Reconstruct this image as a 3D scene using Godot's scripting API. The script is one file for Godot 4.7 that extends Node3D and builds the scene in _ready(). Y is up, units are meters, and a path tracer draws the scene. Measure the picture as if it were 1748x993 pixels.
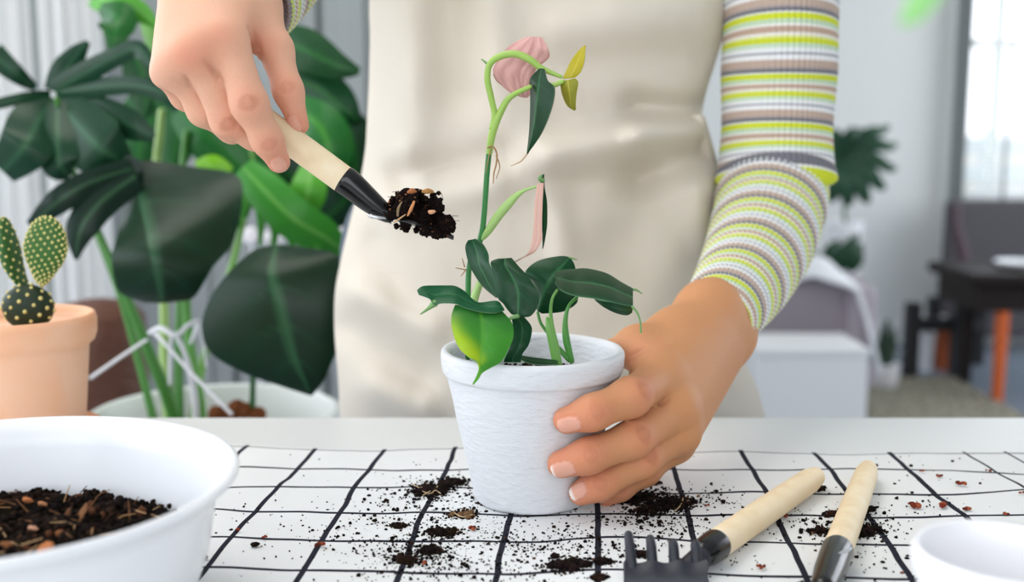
extends Node3D
# A person's hands planting a small heart-leaf plant at a white table.

const F := 1850.0            # focal length in pixels of the 1748 x 993 frame
const EYE := Vector3(0, 0.9362, 0)
const TOP := 0.75            # height of the table top
const PITCH := 8.05
var cam_basis := Basis(Vector3.RIGHT, deg_to_rad(-PITCH))
var taken := {}
var M := {}

# ---------------------------------------------------------------- places
# the point seen at pixel (px, py) that stands d metres in front of the eye
func P(px: float, py: float, d: float) -> Vector3:
	var w := cam_basis * Vector3((px - 874.0) / F, (496.5 - py) / F, -1.0)
	return EYE + w * (d / -w.z)

# the point of the table top (raised by h) seen at that pixel
func T(px: float, py: float, h := 0.0) -> Vector3:
	var w := cam_basis * Vector3((px - 874.0) / F, (496.5 - py) / F, -1.0)
	return EYE + w * ((TOP + h - EYE.y) / w.y)

# ---------------------------------------------------------------- mesh builder
class Surf:
	var v := PackedVector3Array()
	var n := PackedVector3Array()
	var c := PackedColorArray()
	var t := PackedVector2Array()
	var i := PackedInt32Array()
	var col := Color.WHITE

	func add(p: Vector3, uv := Vector2.ZERO) -> int:
		v.append(p)
		n.append(Vector3.UP)
		c.append(col)
		t.append(uv)
		return v.size() - 1

	func quad(a: int, b: int, d: int, e: int) -> void:
		i.append_array(PackedInt32Array([a, b, d, a, d, e]))

	# turn the faces added since i0 outward and give the vertices since v0 smooth normals
	func finish(v0: int, i0: int, orient := true) -> void:
		if orient and v.size() > v0:
			var o := v[v0]
			var vol := 0.0
			for k in range(i0, i.size(), 3):
				vol += (v[i[k]] - o).dot((v[i[k + 1]] - o).cross(v[i[k + 2]] - o))
			if vol > 0.0:
				for k in range(i0, i.size(), 3):
					var q := i[k + 1]
					i[k + 1] = i[k + 2]
					i[k + 2] = q
		for k in range(v0, v.size()):
			n[k] = Vector3.ZERO
		for k in range(i0, i.size(), 3):
			var a := i[k]
			var b := i[k + 1]
			var d := i[k + 2]
			var nn := (v[d] - v[a]).cross(v[b] - v[a])
			n[a] += nn
			n[b] += nn
			n[d] += nn
		for k in range(v0, v.size()):
			n[k] = n[k].normalized() if n[k].length_squared() > 1e-24 else Vector3.UP

	func tube(pts: Array, radii: Array, sides := 10, squash := 1.0, up := Vector3.ZERO, round_ends := true) -> void:
		var v0 := v.size()
		var i0 := i.size()
		var m := pts.size()
		var ax := Vector3.ZERO
		var rings := []
		var total := 0.0
		var last_side := Vector3.ZERO
		for k in m:
			var dir: Vector3 = (pts[mini(k + 1, m - 1)] - pts[maxi(k - 1, 0)]).normalized()
			var side: Vector3
			if last_side == Vector3.ZERO:
				var ref := up if up != Vector3.ZERO else (Vector3.UP if absf(dir.y) < 0.9 else Vector3.RIGHT)
				side = dir.cross(ref).normalized()
			else:
				side = (last_side - dir * last_side.dot(dir)).normalized()
			last_side = side
			var oth := dir.cross(side).normalized()
			if k > 0:
				total += (pts[k] - pts[k - 1]).length()
			rings.append([pts[k], side, oth, float(radii[mini(k, radii.size() - 1)]), total, dir])
		if round_ends:
			var a: Array = rings[0]
			var b: Array = rings[m - 1]
			rings.push_front([a[0] - a[5] * a[3] * 0.5, a[1], a[2], a[3] * 0.8, 0.0, a[5]])
			rings.push_front([a[0] - a[5] * a[3] * 0.8, a[1], a[2], a[3] * 0.4, 0.0, a[5]])
			rings.push_back([b[0] + b[5] * b[3] * 0.5, b[1], b[2], b[3] * 0.8, total, b[5]])
			rings.push_back([b[0] + b[5] * b[3] * 0.8, b[1], b[2], b[3] * 0.4, total, b[5]])
		m = rings.size()
		for k in m:
			var r: Array = rings[k]
			for s in sides:
				var an := TAU * s / sides
				add(r[0] + (r[1] * cos(an) + r[2] * sin(an) * squash) * r[3], Vector2(float(s) / sides, r[4]))
		for k in m - 1:
			for s in sides:
				var s2 := (s + 1) % sides
				quad(v0 + k * sides + s, v0 + k * sides + s2, v0 + (k + 1) * sides + s2, v0 + (k + 1) * sides + s)
		var e0 := add(rings[0][0])
		var e1 := add(rings[m - 1][0])
		for s in sides:
			var s2 := (s + 1) % sides
			i.append_array(PackedInt32Array([e0, v0 + s2, v0 + s]))
			i.append_array(PackedInt32Array([e1, v0 + (m - 1) * sides + s, v0 + (m - 1) * sides + s2]))
		finish(v0, i0)

	# profile of (radius, height), closed on the axis or round on itself; wob shifts the radius
	func lathe(at: Vector3, prof: Array, sides := 48, loop := false, wob = null) -> void:
		var v0 := v.size()
		var i0 := i.size()
		var m := prof.size()
		for k in m:
			for s in sides:
				var an := TAU * s / sides
				var r: float = prof[k].x
				var y: float = prof[k].y
				if wob != null:
					r += wob.call(an, y)
				add(at + Vector3(cos(an) * r, y, sin(an) * r), Vector2(float(s) / sides, float(k) / m))
		for k in (m if loop else m - 1):
			var k2 := (k + 1) % m
			for s in sides:
				var s2 := (s + 1) % sides
				quad(v0 + k * sides + s, v0 + k * sides + s2, v0 + k2 * sides + s2, v0 + k2 * sides + s)
		finish(v0, i0)

	# a sheet of the given thickness over a grid of points; tint.call(u, w, side) colours it
	func shell(rows: Array, thick: float, tint = null, uvs = null) -> void:
		var i_first := i.size()
		var v_first := v.size()
		var nv := rows.size()
		var nu: int = rows[0].size()
		var nor := []
		for a in nv:
			var line := PackedVector3Array()
			for b in nu:
				var du: Vector3 = rows[a][mini(b + 1, nu - 1)] - rows[a][maxi(b - 1, 0)]
				var dv: Vector3 = rows[mini(a + 1, nv - 1)][b] - rows[maxi(a - 1, 0)][b]
				var q := du.cross(dv)
				line.append(q.normalized() if q.length_squared() > 1e-26 else Vector3.ZERO)
			nor.append(line)
		for a in nv:
			for b in nu:
				if nor[a][b] == Vector3.ZERO:
					nor[a][b] = nor[clampi(a, 1, nv - 2)][clampi(b, 1, nu - 2)]
		for side in 2:
			var sg := 1.0 if side == 0 else -1.0
			for a in nv:
				for b in nu:
					var u := float(b) / (nu - 1)
					var w := float(a) / (nv - 1)
					if tint != null:
						col = tint.call(u, w, side)
					add(rows[a][b] + nor[a][b] * thick * 0.5 * sg, uvs.call(u, w) if uvs != null else Vector2(u, w))
			for a in nv - 1:
				for b in nu - 1:
					var q := v_first + side * nu * nv + a * nu + b
					if side == 0:
						quad(q, q + nu, q + nu + 1, q + 1)
					else:
						quad(q, q + 1, q + nu + 1, q + nu)
		var edge := PackedInt32Array()
		for b in nu:
			edge.append(b)
		for a in range(1, nv):
			edge.append(a * nu + nu - 1)
		for b in range(nu - 2, -1, -1):
			edge.append((nv - 1) * nu + b)
		for a in range(nv - 2, 0, -1):
			edge.append(a * nu)
		var wall := v.size()
		var m := edge.size()
		for e in edge:
			for side in 2:
				var from := v_first + side * nu * nv + e
				col = c[from]
				add(v[from], t[from])
		for k in m:
			var k2 := (k + 1) % m
			quad(wall + 2 * k, wall + 2 * k2, wall + 2 * k2 + 1, wall + 2 * k + 1)
		finish(v_first, i_first)

	# a box with chamfered edges
	func box(at: Vector3, size: Vector3, r := 0.004, basis := Basis()) -> void:
		r = minf(r, minf(size.x, minf(size.y, size.z)) * 0.45)
		var h := size * 0.5
		var inner := h - Vector3(r, r, r)
		var order := [[0, 1, 2], [1, 2, 0], [2, 0, 1]]
		for o in order:
			for sg in [-1.0, 1.0]:
				var v0 := v.size()
				var uu := [-h[o[0]], -inner[o[0]], inner[o[0]], h[o[0]]]
				var ww := [-h[o[1]], -inner[o[1]], inner[o[1]], h[o[1]]]
				for a in 4:
					for b in 4:
						var p := Vector3.ZERO
						p[o[0]] = uu[a]
						p[o[1]] = ww[b]
						p[o[2]] = h[o[2]] * sg
						var q := p.clamp(-inner, inner)
						var d := (p - q).normalized()
						v.append(at + basis * (q + d * r))
						n.append(basis * d)
						c.append(col)
						t.append(Vector2(p[o[0]], p[o[1]]))
				for a in 3:
					for b in 3:
						var q0 := v0 + a * 4 + b
						if sg > 0:
							quad(q0, q0 + 1, q0 + 5, q0 + 4)
						else:
							quad(q0, q0 + 4, q0 + 5, q0 + 1)

	# a lump: an ellipsoid roughened by noise
	func blob(at: Vector3, rad: Vector3, rough := 0.0, noise: FastNoiseLite = null, freq := 100.0, seg := 10, basis := Basis()) -> void:
		var v0 := v.size()
		var i0 := i.size()
		var rows := seg
		var sides := seg * 2
		for a in range(1, rows):
			var th := PI * a / rows
			for b in sides:
				var ph := TAU * b / sides
				var d := Vector3(sin(th) * cos(ph), cos(th), sin(th) * sin(ph))
				var k := 1.0
				if noise:
					k += rough * noise.get_noise_3dv(at * 1000.0 + d * freq)
				add(at + basis * (d * rad * k))
		var tp := add(at + basis * Vector3(0, rad.y, 0))
		var bt := add(at - basis * Vector3(0, rad.y, 0))
		for a in rows - 2:
			for b in sides:
				var b2 := (b + 1) % sides
				quad(v0 + a * sides + b, v0 + a * sides + b2, v0 + (a + 1) * sides + b2, v0 + (a + 1) * sides + b)
		for b in sides:
			var b2 := (b + 1) % sides
			i.append_array(PackedInt32Array([tp, v0 + b2, v0 + b]))
			i.append_array(PackedInt32Array([bt, v0 + (rows - 2) * sides + b, v0 + (rows - 2) * sides + b2]))
		finish(v0, i0)

	func mesh() -> ArrayMesh:
		var arr := []
		arr.resize(Mesh.ARRAY_MAX)
		arr[Mesh.ARRAY_VERTEX] = v
		arr[Mesh.ARRAY_NORMAL] = n
		arr[Mesh.ARRAY_COLOR] = c
		arr[Mesh.ARRAY_TEX_UV] = t
		arr[Mesh.ARRAY_INDEX] = i
		var m := ArrayMesh.new()
		m.add_surface_from_arrays(Mesh.PRIMITIVE_TRIANGLES, arr)
		return m

# ---------------------------------------------------------------- scene objects
func numbered(called: String) -> String:
	if not taken.has(called):
		taken[called] = 0
		return called
	taken[called] += 1
	return "%s_%03d" % [called, taken[called]]

func tag(o: Node, label: String, category: String, group := "") -> Node:
	o.set_meta("label", label)
	o.set_meta("category", category)
	if group:
		o.set_meta("group", group)
	return o

func thing(called: String, label: String, category: String, at: Vector3, group := "") -> Node3D:
	var o := Node3D.new()
	o.name = numbered(called)
	add_child(o)
	o.position = at
	tag(o, label, category, group)
	return o

# one named mesh, whose points are given in the world, under a parent
func obj(called: String, s: Surf, m: Material, parent: Node = self) -> MeshInstance3D:
	var o := MeshInstance3D.new()
	o.name = numbered(called) if parent == self else called
	o.mesh = s.mesh()
	o.material_override = m
	parent.add_child(o, true)
	if parent is Node3D and parent != self:
		o.transform = parent.global_transform.affine_inverse()
	return o

func struct(called: String, s: Surf, m: Material, parent: Node = self) -> MeshInstance3D:
	var o := obj(called, s, m, parent)
	if parent == self:
		o.set_meta("kind", "structure")
	return o

func stuff(called: String, mesh: Mesh, m: Material, places: Array, parent: Node = self, tints: Array = []) -> MultiMeshInstance3D:
	var mm := MultiMesh.new()
	mm.transform_format = MultiMesh.TRANSFORM_3D
	mm.use_colors = tints.size() > 0
	mm.mesh = mesh
	mm.instance_count = places.size()
	for k in places.size():
		mm.set_instance_transform(k, places[k])
		if tints.size():
			mm.set_instance_color(k, tints[k])
	var o := MultiMeshInstance3D.new()
	o.name = numbered(called) if parent == self else called
	o.multimesh = mm
	o.material_override = m
	parent.add_child(o, true)
	if parent != self:
		o.transform = parent.global_transform.affine_inverse()
	o.set_meta("kind", "stuff")
	return o

func hexc(s: String) -> Color:
	return Color(s).srgb_to_linear()

# ---------------------------------------------------------------- curves
func spline(pts: Array, per: int) -> Array:
	var out := []
	var m := pts.size()
	for k in m - 1:
		var a = pts[maxi(k - 1, 0)]
		var b = pts[k]
		var c = pts[k + 1]
		var d = pts[mini(k + 2, m - 1)]
		for s in per:
			var t := float(s) / per
			out.append(0.5 * ((2.0 * b) + (c - a) * t + (2.0 * a - 5.0 * b + 4.0 * c - d) * t * t + (3.0 * b - a - 3.0 * c + d) * t * t * t))
	out.append(pts[m - 1])
	return out

# a curve through pixels [px, py, distance, half width in pixels] -> [points, radii]
func pix_curve(list: Array, per: int) -> Array:
	var p4 := []
	for q in list:
		p4.append(Vector4(q[0], q[1], q[2], q[3]))
	var pts := []
	var rad := []
	for q in spline(p4, per):
		pts.append(P(q.x, q.y, q.z))
		rad.append(maxf(q.w, 0.3) * q.z / F)
	return [pts, rad]

func pix_tube(s: Surf, list: Array, per := 5, sides := 10) -> void:
	var r := pix_curve(list, per)
	s.tube(r[0], r[1], sides)

# ---------------------------------------------------------------- materials
func noise_tex(freq: float, size := 256, octaves := 4, seed_ := 1, as_normal := false, strength := 4.0, ramp: Gradient = null) -> NoiseTexture2D:
	var fn := FastNoiseLite.new()
	fn.noise_type = FastNoiseLite.TYPE_SIMPLEX_SMOOTH
	fn.seed = seed_
	fn.frequency = freq
	fn.fractal_octaves = octaves
	var t := NoiseTexture2D.new()
	t.width = size
	t.height = size
	t.seamless = true
	t.as_normal_map = as_normal
	t.bump_strength = strength
	t.noise = fn
	if ramp:
		t.color_ramp = ramp
	return t

func grad(stops: Array) -> Gradient:
	var g := Gradient.new()
	var offs := PackedFloat32Array()
	var cols := PackedColorArray()
	for s in stops:
		offs.append(s[0])
		cols.append(Color(s[1]))
	g.offsets = offs
	g.colors = cols
	return g

func mat(color: String, rough := 0.6, spec := 0.5, metal := 0.0) -> StandardMaterial3D:
	var m := StandardMaterial3D.new()
	m.albedo_color = Color(color)
	m.roughness = rough
	m.metallic_specular = spec
	m.metallic = metal
	return m

func vmat(rough := 0.6, spec := 0.5) -> StandardMaterial3D:
	var m := mat("#ffffff", rough, spec)
	m.vertex_color_use_as_albedo = true
	return m

func bumpy(m: StandardMaterial3D, tex: Texture2D, scale: float, depth_cm: float) -> StandardMaterial3D:
	m.uv1_triplanar = true
	m.uv1_world_triplanar = true
	m.uv1_scale = Vector3(scale, scale, scale)
	m.heightmap_enabled = true
	m.heightmap_texture = tex
	m.heightmap_scale = depth_cm
	return m

func textured(m: StandardMaterial3D, tex: Texture2D, scale: Vector3) -> StandardMaterial3D:
	m.uv1_triplanar = true
	m.uv1_world_triplanar = true
	m.uv1_scale = scale
	m.albedo_texture = tex
	return m

# ---------------------------------------------------------------- bodies: tapered bones joined by a smooth minimum, meshed as surface nets
class Flesh:
	var a := PackedVector3Array()
	var ba := PackedVector3Array()
	var ra := PackedFloat32Array()
	var rd := PackedFloat32Array()
	var il := PackedFloat32Array()
	var g := PackedInt32Array()
	var kb := {}
	var k0 := 0.012
	var k1 := 0.004
	var verts := PackedVector3Array()
	var tris := PackedInt32Array()

	func bone(p: Vector3, q: Vector3, rp: float, rq: float, group := 0) -> void:
		a.append(p)
		ba.append(q - p)
		ra.append(rp)
		rd.append(rq - rp)
		il.append(1.0 / maxf((q - p).length_squared(), 1e-12))
		g.append(group)

	func one(k: int, p: Vector3) -> float:
		var pa := p - a[k]
		var h := clampf(pa.dot(ba[k]) * il[k], 0.0, 1.0)
		return (pa - ba[k] * h).length() - ra[k] - rd[k] * h

	# list is sorted by group, group 0 first
	func dist(p: Vector3, list: PackedInt32Array) -> float:
		var palm := 1e3
		var best := 1e3
		var cur := 1e3
		var cg := 0
		for k in list:
			if g[k] != cg:
				if cg == 0:
					palm = cur
				else:
					var kk: float = kb.get(cg, 0.006)
					var h0 := maxf(kk - absf(palm - cur), 0.0) / kk
					best = minf(best, minf(palm, cur) - h0 * h0 * kk * 0.25)
				cur = 1e3
				cg = g[k]
			var pa := p - a[k]
			var h := clampf(pa.dot(ba[k]) * il[k], 0.0, 1.0)
			var d := (pa - ba[k] * h).length() - ra[k] - rd[k] * h
			var ks := k0 if cg == 0 else k1
			var hh := maxf(ks - absf(cur - d), 0.0) / ks
			cur = minf(cur, d) - hh * hh * ks * 0.25
		if cg == 0:
			return cur
		var kk2: float = kb.get(cg, 0.006)
		var h2 := maxf(kk2 - absf(palm - cur), 0.0) / kk2
		best = minf(best, minf(palm, cur) - h2 * h2 * kk2 * 0.25)
		return minf(best, palm)

	func nets(cell: float) -> void:
		var lo := Vector3.ONE * 1e9
		var hi := -lo
		for k in a.size():
			for e in [a[k], a[k] + ba[k]]:
				var r := Vector3.ONE * (maxf(ra[k], ra[k] + rd[k]) + cell * 3.0)
				lo = lo.min(e - r)
				hi = hi.max(e + r)
		var B := 6
		var nb := Vector3i(((hi - lo) / (cell * B)).ceil())
		var nx := nb.x * B + 1
		var ny := nb.y * B + 1
		var nz := nb.z * B + 1
		var val := PackedFloat32Array()
		val.resize(nx * ny * nz)
		val.fill(9.0)
		var idx := PackedInt32Array()
		idx.resize(nx * ny * nz)
		idx.fill(-1)
		var sx := 1
		var sy := nx
		var sz := nx * ny
		var R := cell * B * 0.8661
		var live := []
		for bz in nb.z:
			for by in nb.y:
				for bx in nb.x:
					var mid := lo + (Vector3(bx, by, bz) + Vector3.ONE * 0.5) * (cell * B)
					var list := PackedInt32Array()
					var near := 1e3
					for k in a.size():
						var d := one(k, mid)
						near = minf(near, d)
						if d < R + maxf(k0, 0.014) + cell:
							list.append(k)
					if list.size() == 0 or dist(mid, list) < -R * 1.15 - cell or near > R + k0:
						continue
					live.append(Vector3i(bx, by, bz))
					for z in range(bz * B, bz * B + B + 1):
						for y in range(by * B, by * B + B + 1):
							var at := z * sz + y * sy + bx * B
							for x in range(bx * B, bx * B + B + 1):
								if val[at] > 8.0:
									val[at] = dist(lo + Vector3(x, y, z) * cell, list)
								at += 1
		var offs := [0, sx, sy, sx + sy, sz, sz + sx, sz + sy, sz + sx + sy]
		var cor := [Vector3(0, 0, 0), Vector3(1, 0, 0), Vector3(0, 1, 0), Vector3(1, 1, 0), Vector3(0, 0, 1), Vector3(1, 0, 1), Vector3(0, 1, 1), Vector3(1, 1, 1)]
		var edges := [[0, 1], [2, 3], [4, 5], [6, 7], [0, 2], [1, 3], [4, 6], [5, 7], [0, 4], [1, 5], [2, 6], [3, 7]]
		for b in live:
			for z in range(b.z * B, b.z * B + B):
				for y in range(b.y * B, b.y * B + B):
					for x in range(b.x * B, b.x * B + B):
						var at: int = z * sz + y * sy + x
						var s := 0
						for k in 8:
							if val[at + offs[k]] < 0.0:
								s += 1
						if s == 0 or s == 8:
							continue
						var sum := Vector3.ZERO
						var m := 0
						for e in edges:
							var p: float = val[at + offs[e[0]]]
							var q: float = val[at + offs[e[1]]]
							if (p < 0.0) != (q < 0.0):
								sum += (cor[e[0]] as Vector3).lerp(cor[e[1]], p / (p - q))
								m += 1
						idx[at] = verts.size()
						verts.append(lo + (Vector3(x, y, z) + sum / m) * cell)
		for b in live:
			for z in range(maxi(b.z * B, 1), b.z * B + B):
				for y in range(maxi(b.y * B, 1), b.y * B + B):
					for x in range(maxi(b.x * B, 1), b.x * B + B):
						var at: int = z * sz + y * sy + x
						var here := val[at] < 0.0
						if here != (val[at + sx] < 0.0):
							face(idx[at], idx[at - sy], idx[at - sy - sz], idx[at - sz], here)
						if here != (val[at + sy] < 0.0):
							face(idx[at], idx[at - sz], idx[at - sz - sx], idx[at - sx], here)
						if here != (val[at + sz] < 0.0):
							face(idx[at], idx[at - sx], idx[at - sx - sy], idx[at - sy], here)

	func face(p: int, q: int, r: int, s: int, flip: bool) -> void:
		if p < 0 or q < 0 or r < 0 or s < 0:
			return
		if flip:
			tris.append_array(PackedInt32Array([p, q, r, p, r, s]))
		else:
			tris.append_array(PackedInt32Array([p, r, q, p, s, r]))

	# relax the net a little, then add it to a surface; look.call(point, normal) -> [point, colour]
	func into(s: Surf, look, smooth := 1) -> void:
		for pass_ in smooth:
			var sum := PackedVector3Array()
			sum.resize(verts.size())
			var cnt := PackedInt32Array()
			cnt.resize(verts.size())
			for k in range(0, tris.size(), 3):
				for e in 3:
					var p := tris[k + e]
					var q := tris[k + (e + 1) % 3]
					sum[p] += verts[q]
					cnt[p] += 1
					sum[q] += verts[p]
					cnt[q] += 1
			for k in verts.size():
				if cnt[k]:
					verts[k] = verts[k].lerp(sum[k] / cnt[k], 0.5)
		var v0 := s.v.size()
		var i0 := s.i.size()
		for p in verts:
			s.add(p)
		for q in tris:
			s.i.append(v0 + q)
		s.finish(v0, i0)
		if look != null:
			for k in range(v0, s.v.size()):
				var r: Array = look.call(s.v[k], s.n[k])
				s.v[k] = r[0]
				s.c[k] = r[1]
			s.finish(v0, i0)

# ---------------------------------------------------------------- the scene
func _ready() -> void:
	look_and_light()
	make_materials()
	room()
	background_right()
	background_left()
	table_things()
	plant_pot()
	plant()
	person()
	trowel()
	tools()
	dirt()

func area_light(called: String, at: Vector3, toward: Vector3, size: Vector2, energy: float, color: Color) -> void:
	var l := AreaLight3D.new()
	l.name = called
	l.area_size = size
	l.light_energy = energy
	l.area_normalize_energy = false
	l.light_color = color
	l.area_range = 20.0
	l.shadow_enabled = true
	add_child(l)
	l.look_at_from_position(at, at + toward, Vector3.UP if absf(toward.normalized().y) < 0.9 else Vector3.FORWARD)

func look_and_light() -> void:
	var cam := Camera3D.new()
	cam.name = "camera"
	var att := CameraAttributesPhysical.new()
	att.frustum_focal_length = 24.0 * F / 993.0
	att.frustum_focus_distance = 0.525
	att.frustum_near = 0.02
	att.frustum_far = 100.0
	att.exposure_aperture = 7.0
	cam.attributes = att
	cam.fov = rad_to_deg(2.0 * atan(496.5 / F))
	cam.near = 0.02
	cam.position = EYE
	cam.rotation_degrees.x = -PITCH
	add_child(cam)
	cam.current = true

	var env := Environment.new()
	env.background_mode = Environment.BG_SKY
	var sm := ProceduralSkyMaterial.new()
	sm.sky_top_color = Color("#cfdcee")
	sm.sky_horizon_color = Color("#f4f6fa")
	sm.ground_bottom_color = Color("#c4c8c0")
	sm.ground_horizon_color = Color("#e8eaea")
	sm.sky_energy_multiplier = 1.6
	sm.ground_energy_multiplier = 1.1
	var sky := Sky.new()
	sky.sky_material = sm
	env.sky = sky
	env.tonemap_mode = Environment.TONE_MAPPER_LINEAR
	env.tonemap_exposure = 0.98
	env.sdfgi_enabled = true
	env.ssao_enabled = true
	env.ssil_enabled = true
	var we := WorldEnvironment.new()
	we.name = "world"
	we.environment = env
	add_child(we)
	# daylight entering by the windows of the room: left wall, front wall (behind the camera), back wall
	area_light("window_light_left", Vector3(-2.12, 1.55, -1.2), Vector3(1, -0.12, 0), Vector2(4.2, 1.7), 0.5, Color("#f6f9ff"))
	area_light("window_light_front", Vector3(-0.35, 1.75, 1.7), Vector3(0, -0.12, -1), Vector2(2.6, 1.5), 0.42, Color("#fffaf2"))
	# added square lamp, unseen, over the table's left end to brighten upward faces
	area_light("added_lamp_light", Vector3(-0.75, 2.63, -0.75), Vector3(0, -1, 0), Vector2(1.2, 1.2), 0.85, Color("#fff9f0"))
	area_light("window_light_back", Vector3(2.65, 1.3, -4.78), Vector3(-0.2, -0.1, 1), Vector2(1.1, 1.2), 0.45, Color("#f3f7ff"))
	area_light("added_window_light_right", Vector3(3.32, 1.5, -3.0), Vector3(-1, -0.12, -0.25), Vector2(2.6, 1.7), 0.75, Color("#f8faff"))  # added out of view on the right to brighten the far room

func make_materials() -> void:
	M.wall = bumpy(mat("#e3e5e4", 0.85, 0.3), noise_tex(0.02, 256, 3, 3), 2.0, 0.05)
	M.ceiling = mat("#f2f2f0", 0.9, 0.3)
	M.floor = bumpy(mat("#8d99a8", 0.25, 0.5), noise_tex(0.02, 256, 3, 9), 1.5, 0.03)
	M.trim = mat("#e9ebea", 0.5)
	M.white = mat("#eeeeee", 0.45)
	M.table = mat("#e2e4e4", 0.38, 0.4)
	M.glass = mat("#ffffff", 0.02)
	M.glass.transparency = BaseMaterial3D.TRANSPARENCY_ALPHA
	M.glass.albedo_color = Color(1, 1, 1, 0.04)
	M.dark_wood = mat("#231c1a", 0.6, 0.3)
	M.black_wood = mat("#17181a", 0.5)
	M.orange_wood = mat("#d8662c", 0.45)
	M.grey_cloth = mat("#5d5a5e", 0.9, 0.2)
	M.mauve_cloth = mat("#aaa1a8", 0.9, 0.2)
	M.white_cloth = mat("#ecedf0", 0.9, 0.2)
	M.grey_door = mat("#9aa0a1", 0.6)
	M.curtain = mat("#f7f8f8", 0.9, 0.2)
	M.curtain.backlight_enabled = true
	M.curtain.backlight = Color(0.7, 0.7, 0.7)
	M.leaf = vmat(0.38, 0.36)
	M.leaf.backlight_enabled = true
	M.leaf.backlight = Color(0.10, 0.17, 0.04)
	M.bigleaf = vmat(0.3, 0.33)
	M.bigleaf.backlight_enabled = true
	M.bigleaf.backlight = Color(0.14, 0.24, 0.06)
	M.stem = vmat(0.4, 0.5)
	M.skin = bumpy(vmat(0.55, 0.32), noise_tex(0.09, 512, 4, 5), 14.0, 0.018)
	M.skin.subsurf_scatter_enabled = true
	M.skin.subsurf_scatter_strength = 0.12
	M.apron = bumpy(mat("#ded5c7", 0.75, 0.3), noise_tex(0.25, 512, 2, 8), 26.0, 0.012)
	M.apron.rim_enabled = true
	M.apron.rim = 0.3
	M.paint = bumpy(mat("#dddfe3", 0.62, 0.35), noise_tex(0.035, 512, 5, 12), 9.0, 0.05)
	M.paint.uv1_scale = Vector3(8, 15, 8)
	M.enamel = mat("#eff1f6", 0.22, 0.5)
	M.ceramic = mat("#f2f2f6", 0.4, 0.5)
	M.terracotta = textured(mat("#ffffff", 0.85, 0.3), noise_tex(0.006, 512, 4, 21, false, 4.0, grad([[0.0, "#f0b088"], [0.33, "#efb58f"], [0.5, "#f0c4a6"], [1.0, "#f3cdb4"]])), Vector3(3.2, 3.2, 3.2))
	M.soil = vmat(0.95, 0.2)
	M.bark = vmat(0.85, 0.3)
	M.wood = textured(mat("#ffffff", 0.55, 0.35), noise_tex(0.012, 512, 4, 31, false, 4.0, grad([[0.0, "#e6cda6"], [0.5, "#efdab6"], [1.0, "#f5e6c9"]])), Vector3(9, 9, 9))
	M.black_metal = mat("#0c0c0e", 0.2, 0.5)
	M.blue_black = mat("#22242e", 0.5, 0.5)
	M.chrome = mat("#d6d8dc", 0.2, 0.5, 1.0)
	M.string = mat("#f1f0f2", 0.9)
	M.cactus = vmat(0.55, 0.4)
	M.tuft = mat("#d9cf86", 0.9)
	M.brown = bumpy(mat("#5b3423", 0.6), noise_tex(0.02, 256, 4, 41), 8.0, 0.2)
	M.rug = textured(mat("#ffffff", 0.95, 0.1), noise_tex(0.03, 512, 2, 44, false, 4.0, grad([[0.0, "#5c5b55"], [0.44, "#6f6d64"], [0.54, "#b0aa98"], [1.0, "#c4bda8"]])), Vector3(2.2, 2.2, 4.0))
	M.lawn = mat("#9cc46a", 0.9)
	M.fence = mat("#b9b6c6", 0.8)

func slab(called: String, a: Vector3, b: Vector3, m: Material) -> void:
	var s := Surf.new()
	s.box((a + b) * 0.5, (b - a).abs(), 0.002)
	struct(called, s, m)

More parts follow.
